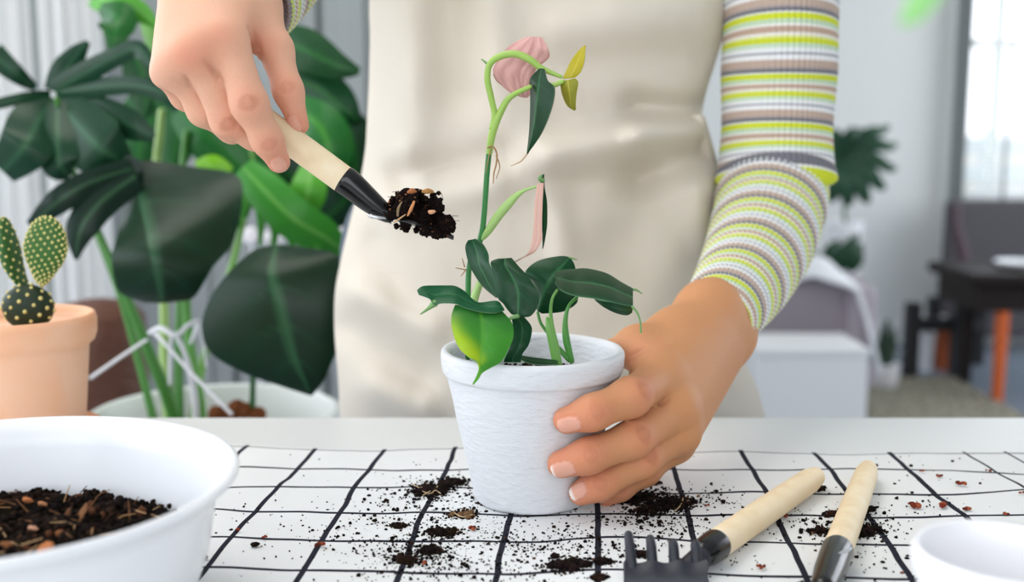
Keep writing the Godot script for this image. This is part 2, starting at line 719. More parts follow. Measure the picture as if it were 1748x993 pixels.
func room() -> void:
	var zb := -4.9
	var zf := 1.8
	var xl := -2.2
	var xr := 3.4
	var h := 2.7
	slab("floor", Vector3(xl - 0.2, -0.15, zf + 0.2), Vector3(xr + 0.2, 0.0, zb - 0.2), M.floor)
	slab("ceiling", Vector3(xl - 0.2, h, zf + 0.2), Vector3(xr + 0.2, h + 0.15, zb - 0.2), M.ceiling)
	wall_open("wall_right", false, zf, zb, xr, 0.2, -1.6, -4.4, 0.65, 2.4)
	# walls with an opening each: [name, along x or z, from, to, at, thickness direction, opening from, to, sill, head]
	wall_open("wall_left", false, zf, zb, xl, -0.2, 0.95, -3.35, 0.7, 2.4)
	wall_open("wall_front", true, xl - 0.2, xr + 0.2, zf, 0.2, -1.7, 1.0, 0.95, 2.5)
	wall_open("wall_back", true, xl - 0.2, xr + 0.2, zb, -0.2, 1.98, 3.3, 0.655, 2.3)
	var lamp := thing("added_ceiling_lamp", "added square white flat lamp, unseen, on the ceiling over the table", "lamp", Vector3(-0.75, 2.65, -0.75))  # unseen lamp added to light table and hands from above
	var lf := Surf.new()
	lf.box(Vector3(-0.75, 2.67, -0.75), Vector3(1.26, 0.05, 1.26))
	obj("housing", lf, M.white, lamp)
	lf = Surf.new()
	lf.box(Vector3(-0.75, 2.642, -0.75), Vector3(1.2, 0.012, 1.2), 0.002)
	var glow := mat("#ffffff", 0.6)
	glow.emission_enabled = true
	glow.emission = Color("#fff9f0")
	glow.emission_energy_multiplier = 1.2
	obj("lamp_panel", lf, glow, lamp)
	var s := Surf.new()
	s.box(Vector3(0.6, 0.05, zb + 0.008), Vector3(5.6, 0.1, 0.016))
	struct("baseboard_back", s, M.trim)
	# the window in the back wall: frame, bars, panes
	window_unit("window_1", Vector3(1.98, 0.655, zb - 0.08), Vector3(3.3, 2.3, zb - 0.08), [2.19, 2.74], [1.36])
	window_unit("window_2", Vector3(-1.7, 0.95, zf + 0.1), Vector3(1.0, 2.5, zf + 0.1), [-0.8, 0.1], [])
	var w := Surf.new()
	for z in [0.95, -0.125, -1.2, -2.275, -3.35]:
		w.box(Vector3(xl - 0.1, 1.55, z), Vector3(0.05, 1.7, 0.05))
	for y in [0.7, 2.4]:
		w.box(Vector3(xl - 0.1, y, -1.2), Vector3(0.05, 0.05, 4.35))
	var win := struct("window_3", w, M.trim)
	for z in [0.41, -0.66, -1.74, -2.81]:
		var g := Surf.new()
		g.box(Vector3(xl - 0.1, 1.55, z), Vector3(0.005, 1.65, 1.02), 0.001)
		obj("pane", g, M.glass, win)
	w = Surf.new()
	for z in [-1.6, -3.0, -4.4]:
		w.box(Vector3(xr + 0.1, 1.525, z), Vector3(0.05, 1.75, 0.05))
	for y in [0.65, 2.4]:
		w.box(Vector3(xr + 0.1, y, -3.0), Vector3(0.05, 0.05, 2.85))
	win = struct("added_window_4", w, M.trim)  # unseen window, added so more light reaches the back wall and floor
	for z in [-2.3, -3.7]:
		var g := Surf.new()
		g.box(Vector3(xr + 0.1, 1.525, z), Vector3(0.005, 1.7, 1.35), 0.001)
		obj("pane", g, M.glass, win)
	# lawn and a pale fence outside the back window
	slab("ground", Vector3(-6, -0.1, zb - 0.25), Vector3(16, -0.02, zb - 14), M.lawn)
	var f := Surf.new()
	for k in 3:
		f.box(Vector3(6.0, 0.25 + 0.3 * k, zb - 7.0), Vector3(14, 0.2, 0.03))
	for k in 8:
		f.box(Vector3(-0.5 + 1.9 * k, 0.5, zb - 7.06), Vector3(0.09, 1.05, 0.09))
	tag(obj("garden_fence", f, M.fence), "pale lilac-grey fence outside behind the lawn, seen through the window blind", "fence")

func wall_open(called: String, along_x: bool, a: float, b: float, at: float, th: float, oa: float, ob: float, sill: float, head: float) -> void:
	var s := Surf.new()
	var put := func(u0: float, u1: float, y0: float, y1: float) -> void:
		var mid := Vector3((u0 + u1) / 2, (y0 + y1) / 2, at + th / 2) if along_x else Vector3(at + th / 2, (y0 + y1) / 2, (u0 + u1) / 2)
		var size := Vector3(absf(u1 - u0), y1 - y0, absf(th)) if along_x else Vector3(absf(th), y1 - y0, absf(u1 - u0))
		s.box(mid, size, 0.001)
	put.call(a, oa, 0.0, 2.7)
	put.call(ob, b, 0.0, 2.7)
	put.call(oa, ob, 0.0, sill)
	put.call(oa, ob, head, 2.7)
	struct(called, s, M.wall)

func window_unit(called: String, lo: Vector3, hi: Vector3, xs: Array, ys: Array) -> void:
	var s := Surf.new()
	var mid := (lo + hi) / 2
	var size := hi - lo
	for x in [lo.x + 0.025, hi.x - 0.025]:
		s.box(Vector3(x, mid.y, lo.z), Vector3(0.05, size.y, 0.06))
	for y in [lo.y + 0.02, hi.y - 0.02]:
		s.box(Vector3(mid.x, y, lo.z), Vector3(size.x, 0.04, 0.06))
	for x in xs:
		s.box(Vector3(x, mid.y, lo.z), Vector3(0.03, size.y, 0.045))
	for y in ys:
		s.box(Vector3(mid.x, y, lo.z), Vector3(size.x, 0.03, 0.045))
	var win := struct(called, s, M.trim)
	var cols := [lo.x] + xs + [hi.x]
	var rows := [lo.y] + ys + [hi.y]
	for a in cols.size() - 1:
		for b in rows.size() - 1:
			var g := Surf.new()
			g.box(Vector3((cols[a] + cols[a + 1]) / 2, (rows[b] + rows[b + 1]) / 2, lo.z), Vector3(cols[a + 1] - cols[a] - 0.02, rows[b + 1] - rows[b] - 0.02, 0.005), 0.001)
			obj("pane", g, M.glass, win)

# a box whose front face fills that pixel rectangle at distance d
func pbox(s: Surf, x0: float, y0: float, x1: float, y1: float, d: float, depth: float, r := 0.004) -> void:
	var a := P(x0, (y0 + y1) / 2, d)
	var b := P(x1, (y0 + y1) / 2, d)
	var t := P((x0 + x1) / 2, y0, d)
	var u := P((x0 + x1) / 2, y1, d)
	s.box(Vector3((a.x + b.x) / 2, (t.y + u.y) / 2, -d - depth / 2), Vector3(b.x - a.x, t.y - u.y, depth), r)

# a leaf lobe: a bent strip along pixels [px, py, distance, half width in pixels]
func ribbon(s: Surf, list: Array, color: Color, vein: Color, fold := 0.15, across := 8, per := 5, thick := 0.0012) -> void:
	var p4 := []
	for q in list:
		p4.append(Vector4(q[0], q[1], q[2], q[3]))
	var line := spline(p4, per)
	var rows := []
	for k in line.size():
		var q: Vector4 = line[k]
		var d4: Vector4 = line[mini(k + 1, line.size() - 1)] - line[maxi(k - 1, 0)]
		var perp := Vector2(-d4.y, d4.x).normalized()
		var row := PackedVector3Array()
		for b in across + 1:
			var u := 2.0 * b / across - 1.0
			var w := maxf(q.w, 0.4)
			row.append(P(q.x + perp.x * w * u, q.y + perp.y * w * u, q.z + fold * absf(u) ** 1.6 * w * q.z / F))
		rows.append(row)
	s.shell(rows, thick, func(u: float, _w: float, side: int) -> Color:
		var k := smoothstep(0.10, 0.0, absf(u - 0.5))
		var e := color.lerp(vein, k * 0.6)
		return e if side == 0 else e.lerp(vein, 0.15))

func background_right() -> void:
	# blind of the back window
	var root := thing("window_blind", "white horizontal slatted blind hanging in the bright window on the right", "blind", Vector3(2.64, 0.66, -4.87))
	var s := Surf.new()
	s.box(Vector3(2.65, 1.345, -4.865), Vector3(1.24, 0.03, 0.04))
	obj("head_rail", s, M.white, root)
	for k in 31:
		var sl := Surf.new()
		sl.box(Vector3(2.65, 0.685 + k * 0.021, -4.865), Vector3(1.23, 0.0016, 0.023), 0.0005, Basis(Vector3.RIGHT, deg_to_rad(12)))
		obj("slat", sl, M.white, root)
	for x in [2.19, 2.95]:
		s = Surf.new()
		s.box(Vector3(x, 1.0, -4.85), Vector3(0.02, 0.68, 0.004))
		obj("ladder_tape", s, M.grey_door, root)
	# grey drape beside the window
	var rows := []
	for a in 9:
		var row := PackedVector3Array()
		for b in 25:
			var u := b / 24.0
			row.append(Vector3(1.935 + 0.07 * u, 2.32 - a * 0.24, -4.83 + 0.018 * sin(u * 19.0)))
		rows.append(row)
	s = Surf.new()
	s.shell(rows, 0.004)
	tag(obj("side_curtain", s, M.grey_door), "narrow grey curtain gathered at the left edge of the bright window", "curtain")
	# dark grey padded panel under the window
	var so := thing("padded_screen", "dark grey padded panel standing below the bright window at the right edge", "screen", P(1760, 600, 4.65) * Vector3(1, 0, 1))
	s = Surf.new()
	pbox(s, 1616, 342, 1960, 575, 4.62, 0.08, 0.02)
	obj("padding", s, M.grey_cloth, so)
	for x in [1640, 1935]:
		s = Surf.new()
		var q := P(x, 575, 4.66)
		s.box(Vector3(q.x, q.y / 2 + 0.005, q.z), Vector3(0.05, q.y + 0.01, 0.05))
		obj("leg", s, M.black_wood, so)
	# dark table with an orange leg, a plate on top
	var tb := thing("side_table", "dark brown wooden table with an orange leg at the right edge", "table", P(1800, 600, 3.95) * Vector3(1, 0, 1))
	s = Surf.new()
	pbox(s, 1660, 468, 1960, 488, 3.72, 0.42, 0.012)
	obj("tabletop", s, M.dark_wood, tb)
	s = Surf.new()
	pbox(s, 1668, 486, 1950, 532, 3.76, 0.36, 0.006)
	obj("apron_board", s, M.dark_wood, tb)
	for x in [1712, 1930]:
		for zz in [3.79, 4.07]:
			s = Surf.new()
			var q := P(x, 524, 3.79)
			s.tube([Vector3(q.x, 0.0, -zz), Vector3(q.x, q.y + 0.02, -zz)], [0.019, 0.025], 10)
			obj("leg", s, M.orange_wood if zz < 3.9 else M.dark_wood, tb)
	s = Surf.new()
	var pl := P(1742, 467, 3.9)
	pl.y = P(1742, 468, 3.72).y + 0.002
	s.lathe(Vector3(pl.x, pl.y, pl.z), [Vector2(0, 0), Vector2(0.06, 0.0), Vector2(0.09, 0.016), Vector2(0.092, 0.024), Vector2(0.085, 0.024), Vector2(0.058, 0.008), Vector2(0, 0.008)], 32)
	tag(obj("plate", s, M.ceramic), "pale bluish white dish on the dark brown table", "dish")
	# curved wooden post
	s = Surf.new()
	pix_tube(s, [[1650, 650, 4.5, 7], [1648, 560, 4.5, 8], [1650, 480, 4.5, 11], [1642, 425, 4.5, 10], [1632, 385, 4.5, 8], [1634, 355, 4.5, 7]], 5, 10)
	tag(obj("chair_back_post", s, mat("#54404a", 0.5)), "dark mauve curved wooden post rising in front of the padded panel", "chair")
	# black plant stand and what stands in and by it
	var st := thing("plant_stand", "black wooden plant stand with four posts behind the patterned rug", "plant stand", P(1610, 640, 4.3) * Vector3(1, 0, 1))
	for q in [[1559, 516, 4.2, 12], [1595, 506, 4.44, 10], [1643, 470, 4.2, 12], [1672, 520, 4.44, 10]]:
		s = Surf.new()
		var a := P(q[0], q[1], q[2])
		var w: float = q[3] * q[2] / F
		s.box(Vector3(a.x, a.y / 2, a.z), Vector3(w * 2, a.y, w * 2), 0.005)
		obj("post", s, M.black_wood, st)
	for q in [[1559, 1643, 4.2], [1595, 1672, 4.43]]:
		s = Surf.new()
		pbox(s, q[0], 543, q[1], 566, q[2], 0.035)
		obj("crossbar", s, M.black_wood, st)
	for q in [[1563, 1595], [1647, 1672]]:
		s = Surf.new()
		s.tube([P(q[0], 555, 4.22), P(q[1], 555, 4.44)], [0.022], 8)
		obj("crossbar", s, M.black_wood, st)
	s = Surf.new()
	var op := P(1614, 590, 4.34)
	s.lathe(Vector3(op.x, 0.0, op.z), [Vector2(0, 0), Vector2(0.036, 0), Vector2(0.044, 0.12), Vector2(0.05, 0.13), Vector2(0.051, 0.165), Vector2(0.044, 0.165), Vector2(0.04, 0.13), Vector2(0, 0.12)], 24)
	tag(obj("orange_planter", s, mat("#b8623c", 0.8)), "orange clay planter standing inside the black plant stand", "planter")
	for q in [[1581, 4.32, 0.034, 0.20], [1592, 4.53, 0.05, 0.19]]:
		s = Surf.new()
		var a := P(q[0], 600, q[1])
		s.lathe(Vector3(a.x, 0.0, a.z), [Vector2(0, 0), Vector2(q[2] * 0.7, 0), Vector2(q[2], q[3] * 0.8), Vector2(q[2], q[3]), Vector2(q[2] * 0.9, q[3]), Vector2(q[2] * 0.85, q[3] * 0.8), Vector2(0, q[3] * 0.75)], 24)
		tag(obj("small_white_pot", s, M.ceramic), "slim whitish pot just right of the left post of the black plant stand" if q[1] < 4.5 else "wider whitish pot on the floor behind the black plant stand", "pot")
	# upright dark houseplant left of the stand
	var sp := thing("upright_houseplant", "small upright dark-leaved plant in a pale pot left of the black stand", "plant", P(1512, 640, 4.0) * Vector3(1, 0, 1))
	s = Surf.new()
	ribbon(s, [[1514, 625, 4.0, 8], [1508, 590, 4.0, 11], [1516, 545, 4.0, 3]], hexc("#33453a"), hexc("#4d6350"))
	ribbon(s, [[1516, 625, 4.0, 6], [1522, 595, 4.02, 9], [1526, 560, 4.03, 2]], hexc("#3a4b3d"), hexc("#4d6350"))
	ribbon(s, [[1510, 625, 4.0, 6], [1503, 600, 3.98, 8], [1506, 570, 3.97, 2]], hexc("#33453a"), hexc("#4d6350"))
	obj("leaves", s, M.bigleaf, sp)
	s = Surf.new()
	var sq := P(1514, 620, 4.0)
	s.lathe(Vector3(sq.x, 0, sq.z), [Vector2(0, 0), Vector2(0.04, 0), Vector2(0.05, sq.y), Vector2(0.042, sq.y), Vector2(0, sq.y - 0.02)], 20)
	obj("pot", s, M.ceramic, sp)
	# rug
	s = Surf.new()
	s.box(Vector3(1.2, 0.006, -3.68), Vector3(1.06, 0.012, 0.94), 0.004)
	tag(obj("floor_rug", s, M.rug), "beige and grey patterned rug lying on the blue-grey floor", "rug")
	# white storage box
	var bx := thing("storage_box", "plain white storage box standing in front of the draped grey chair", "box", P(1389, 650, 3.0) * Vector3(1, 0, 1))
	s = Surf.new()
	var q0 := P(1291, 596, 3.0)
	var q1 := P(1487, 596, 3.0)
	s.box(Vector3((q0.x + q1.x) / 2, (q0.y - 0.02) / 2, -3.13), Vector3(q1.x - q0.x - 0.006, q0.y - 0.02, 0.25))
	obj("body", s, M.white, bx)
	s = Surf.new()
	s.box(Vector3((q0.x + q1.x) / 2, q0.y - 0.01, -3.13), Vector3(q1.x - q0.x, 0.02, 0.26))
	obj("lid", s, M.white, bx)
	# grey chair with a white throw
	var ch := thing("armchair", "mauve grey upholstered armchair behind the white storage box", "armchair", P(1380, 560, 3.5) * Vector3(1, 0, 1))
	s = Surf.new()
	pbox(s, 1270, 474, 1482, 640, 3.45, 0.14, 0.03)
	obj("backrest", s, M.mauve_cloth, ch)
	s = Surf.new()
	pbox(s, 1452, 490, 1500, 650, 3.38, 0.2, 0.03)
	obj("armrest", s, M.mauve_cloth, ch)
	s = Surf.new()
	pbox(s, 1265, 600, 1500, 665, 3.40, 0.4, 0.02)
	obj("seat", s, M.mauve_cloth, ch)
	for x in [1280, 1470]:
		for z in [3.44, 3.76]:
			s = Surf.new()
			var a := P(x, 640, z)
			s.box(Vector3(a.x, 0.1, -z), Vector3(0.035, 0.2, 0.035))
			obj("leg", s, M.black_wood, ch)
	rows = []
	var prof := [[1260, 468, 3.62], [1340, 452, 3.5], [1395, 442, 3.42], [1440, 455, 3.36], [1470, 485, 3.34], [1492, 540, 3.33], [1512, 625, 3.33]]
	for a in prof:
		var row := PackedVector3Array()
		for b in 9:
			var u := b / 8.0
			var pt := P(a[0] - 14.0 * u * u * (1.0 if a[1] < 500 else 1.4), a[1] + (24.0 * u if a[1] < 480 else 6.0 * u), a[2] + 0.004 * sin(b * 2.1))
			row.append(pt + Vector3(0, 0, 0.24 * (0.5 - u) * -1.0 - 0.06))
		rows.append(row)
	s = Surf.new()
	s.shell(rows, 0.012)
	tag(obj("white_throw", s, M.white_cloth), "white throw draped over the top and side of the mauve armchair", "blanket")
	# far monstera
	var pt := thing("far_monstera", "blurred dark green split-leaf houseplant in a white pot against the far wall", "plant", P(1440, 500, 4.25) * Vector3(1, 0, 1))
	s = Surf.new()
	var dg := hexc("#2c4a38")
	var dv := hexc("#46694f")
	for e in [[1470, 218, 12], [1518, 214, 10], [1532, 246, 11], [1531, 288, 11], [1512, 322, 13], [1484, 346, 14], [1450, 352, 15], [1418, 345, 15], [1395, 310, 16], [1392, 250, 14], [1420, 222, 12]]:
		var mx: float = lerpf(1432, e[0], 0.55)
		var my: float = lerpf(272, e[1], 0.55)
		ribbon(s, [[1432, 272, 4.22, 9], [mx, my - 10, 4.16, e[2] * 1.15], [lerpf(mx, e[0], 0.65), lerpf(my, e[1], 0.65), 4.17, e[2] * 0.8], [e[0], e[1], 4.21, 4]], dg, dv)
	obj("split_leaf", s, M.bigleaf, pt)
	s = Surf.new()
	for e in [[1400, 455, 1375, 430, 1385, 400], [1430, 458, 1445, 430, 1466, 398], [1415, 460, 1420, 430, 1432, 410], [1445, 460, 1460, 440, 1470, 415]]:
		ribbon(s, [[e[0], e[1], 4.2, 12], [e[2], e[3], 4.18, 15], [e[4], e[5], 4.2, 3]], hexc("#23402f"), dv)
	obj("lower_leaves", s, M.bigleaf, pt)
	s = Surf.new()
	pix_tube(s, [[1432, 272, 4.23, 3], [1440, 340, 4.28, 3], [1444, 395, 4.28, 4]], 4, 8)
	obj("stem", s, mat("#47643f", 0.6), pt)
	s = Surf.new()
	var ctr := P(1443, 420, 4.28)
	s.lathe(Vector3(ctr.x, 0.0, ctr.z), [Vector2(0, 0), Vector2(0.05, 0), Vector2(0.055, 0.2), Vector2(0.052, ctr.y - 0.06), Vector2(0.066, ctr.y + 0.10), Vector2(0.06, ctr.y + 0.10), Vector2(0.05, ctr.y + 0.06), Vector2(0, ctr.y + 0.05)], 28)
	obj("tall_pot", s, M.ceramic, pt)
	# tip of a trailing vine close to the lens
	s = Surf.new()
	var g := hexc("#9fdc8c")
	ribbon(s, [[1600, -70, 0.2, 14], [1590, -25, 0.2, 24], [1560, 20, 0.2, 20], [1535, 42, 0.2, 3]], g, g, 0.2, 6, 4, 0.0004)
	var vs := P(1600, -70, 0.2)
	s.col = hexc("#7fae5a")
	s.tube([vs, vs + Vector3(0.01, 0.3, 0), Vector3(vs.x + 0.01, 2.7, vs.z)], [0.0008], 6)
	tag(obj("trailing_vine", s, M.leaf), "pale green blurred leaf tip hanging at the top edge of the picture", "vine")

func background_left() -> void:
	# grey cupboard behind the monstera
	var cb := thing("cupboard", "tall grey panelled cupboard standing behind the big monstera", "cupboard", Vector3(-0.55, 0, -2.2))
	var s := Surf.new()
	var a := P(181, 300, 2.1)
	var b := P(668, 300, 2.1)
	var mid := (a.x + b.x) / 2
	s.box(Vector3(mid, 1.0, -2.32), Vector3(b.x - a.x, 2.0, 0.4), 0.006)
	obj("carcass", s, M.grey_door, cb)
	var xs := [a.x, P(392, 300, 2.1).x, P(552, 300, 2.1).x, b.x]
	for k in 3:
		s = Surf.new()
		s.box(Vector3((xs[k] + xs[k + 1]) / 2, 1.02, -2.109), Vector3(xs[k + 1] - xs[k] - 0.012, 1.9, 0.02), 0.004)
		var door := obj("door", s, M.grey_door, cb)
		s = Surf.new()
		s.box(Vector3((xs[k] + xs[k + 1]) / 2, 1.02, -2.095), Vector3(xs[k + 1] - xs[k] - 0.09, 1.76, 0.012), 0.004)
		obj("raised_panel", s, M.grey_door, door)
	# white curtains and the grey post between them
	for q in [[-60, 66, "white curtain panel at the far left edge, left of the grey post"], [84, 184, "white curtain panel hanging between the grey post and the grey cupboard"]]:
		var rows := []
		var x0 := P(q[0], 300, 1.95).x
		var x1 := P(q[1], 300, 1.95).x
		for r in 7:
			var row := PackedVector3Array()
			for c in 33:
				var u := c / 32.0
				row.append(Vector3(lerpf(x0, x1, u), 2.3 - r * 0.38, -1.95 + 0.012 * sin(u * 23.0) + 0.006 * sin(u * 51.0 + 1.0)))
			rows.append(row)
		s = Surf.new()
		s.shell(rows, 0.003)
		tag(obj("white_curtain", s, M.curtain), q[2], "curtain", "white curtains at the left")
	s = Surf.new()
	var pp := P(74, 300, 1.98)
	s.box(Vector3(pp.x, 1.2, pp.z), Vector3(0.024, 2.4, 0.03), 0.004)
	tag(obj("curtain_post", s, mat("#a9b1b1", 0.5)), "slim grey upright post between the two white curtains", "post")
	# brown bowl behind the terracotta pot
	var bw := P(163, 512, 1.3)
	var bh := bw.y
	s = Surf.new()
	s.lathe(Vector3(bw.x, 0, bw.z), [Vector2(0, 0), Vector2(0.05, 0), Vector2(0.056, 0.3), Vector2(0.058, bh - 0.1), Vector2(0.0585, bh - 0.05), Vector2(0.056, bh - 0.02), Vector2(0.045, bh - 0.006), Vector2(0.02, bh), Vector2(0, bh + 0.001)], 40)
	tag(obj("brown_jar", s, M.brown), "tall dark brown jar with rounded top behind the terracotta cactus pot", "jar")
	# white planter of the monstera
	var mp := thing("monstera_plant", "large split-leaf houseplant with glossy dark leaves in a white planter at left", "plant", Vector3(P(365, 700, 1.0).x, 0, -1.0))
	var pc := P(366, 705, 1.0)
	s = Surf.new()
	s.lathe(Vector3(pc.x, 0, pc.z), [Vector2(0, 0), Vector2(0.09, 0), Vector2(0.10, 0.3), Vector2(0.108, pc.y - 0.03), Vector2(0.118, pc.y - 0.02), Vector2(0.119, pc.y), Vector2(0.114, pc.y + 0.003), Vector2(0.109, pc.y), Vector2(0.104, pc.y - 0.03), Vector2(0.098, pc.y - 0.06), Vector2(0, pc.y - 0.06)], 64)
	obj("planter", s, mat("#e8ece8", 0.4), mp)
	s = Surf.new()
	var fn := FastNoiseLite.new()
	fn.frequency = 0.05
	s.col = hexc("#4a3226")
	s.blob(Vector3(pc.x, pc.y - 0.055, pc.z), Vector3(0.094, 0.012, 0.094), 0.2, fn, 60, 16)
	for q in [[395, 700], [418, 694], [440, 702], [405, 690], [370, 700]]:
		s.col = hexc("#7a4a30")
		s.blob(P(q[0], q[1] + 6, 0.98), Vector3(0.008, 0.008, 0.006), 0.4, fn, 40, 6)
	obj("soil", s, M.soil, mp)
	monstera_leaves(mp)
	# strings tied round the stems
	s = Surf.new()
	for line in [
		[[262, 565, 0.93, 4.3], [285, 590, 0.92, 2.9], [330, 640, 0.91, 3.2], [395, 706, 0.90, 3.2]],
		[[255, 568, 0.93, 3.6], [275, 560, 0.925, 5.0], [300, 572, 0.92, 4.3], [320, 556, 0.93, 4.3], [338, 548, 0.94, 4.3], [335, 562, 0.95, 3.6], [325, 585, 0.94, 2.9]],
		[[300, 570, 0.92, 3.6], [318, 610, 0.93, 4.3], [330, 660, 0.95, 5.8], [335, 712, 0.97, 6.5]],
		[[340, 555, 0.94, 2.2], [348, 590, 0.95, 2.5], [352, 625, 0.96, 2.2]],
		[[352, 592, 0.95, 2.2], [372, 603, 0.97, 2.2], [395, 618, 1.0, 1.8]],
		[[250, 580, 0.94, 2.9], [205, 610, 0.93, 3.2], [155, 645, 0.92, 3.2]],
		[[292, 575, 0.93, 2.9], [290, 610, 0.94, 2.9], [290, 655, 0.95, 2.9]],
	]:
		pix_tube(s, line, 6, 8)
	tag(obj("tied_string", s, M.string), "white string knotted around the monstera stems and pulled down to the planter", "string")
	# something small and bright seen through the leaves
	for q in [[428, 402, 15, "white round blossom seen through the gap left of the leaf fingers"], [455, 404, 10, "pale pinkish blossom, second from the left between the leaf fingers"], [478, 402, 9, "small pinkish blossom in the middle gap between the leaf fingers"], [522, 410, 9, "white blossom, rightmost between the leaf fingers"], [590, 398, 20, "large white blossom beside the apron edge below the bright leaf"]]:
		s = Surf.new()
		var at := P(q[0], q[1], 1.55)
		var rr: float = q[2] * 1.55 / F
		for k in 5:
			var an := TAU * k / 5.0
			s.blob(at + Vector3(cos(an), sin(an), 0.1) * rr * 0.45, Vector3(rr * 0.6, rr * 0.6, rr * 0.3), 0.0, null, 1.0, 8)
		s.tube([at, at + Vector3(0, -0.25, -0.03), Vector3(at.x, 0.75 - 0.2, at.z - 0.05)], [0.002], 6)
		s.tube([Vector3(at.x, 0.0, at.z - 0.05), Vector3(at.x, 0.56, at.z - 0.05)], [0.004], 6)
		tag(obj("orchid_blossom", s, mat("#fbf7fb", 0.6)), q[3], "flower", "white blossoms behind the monstera")

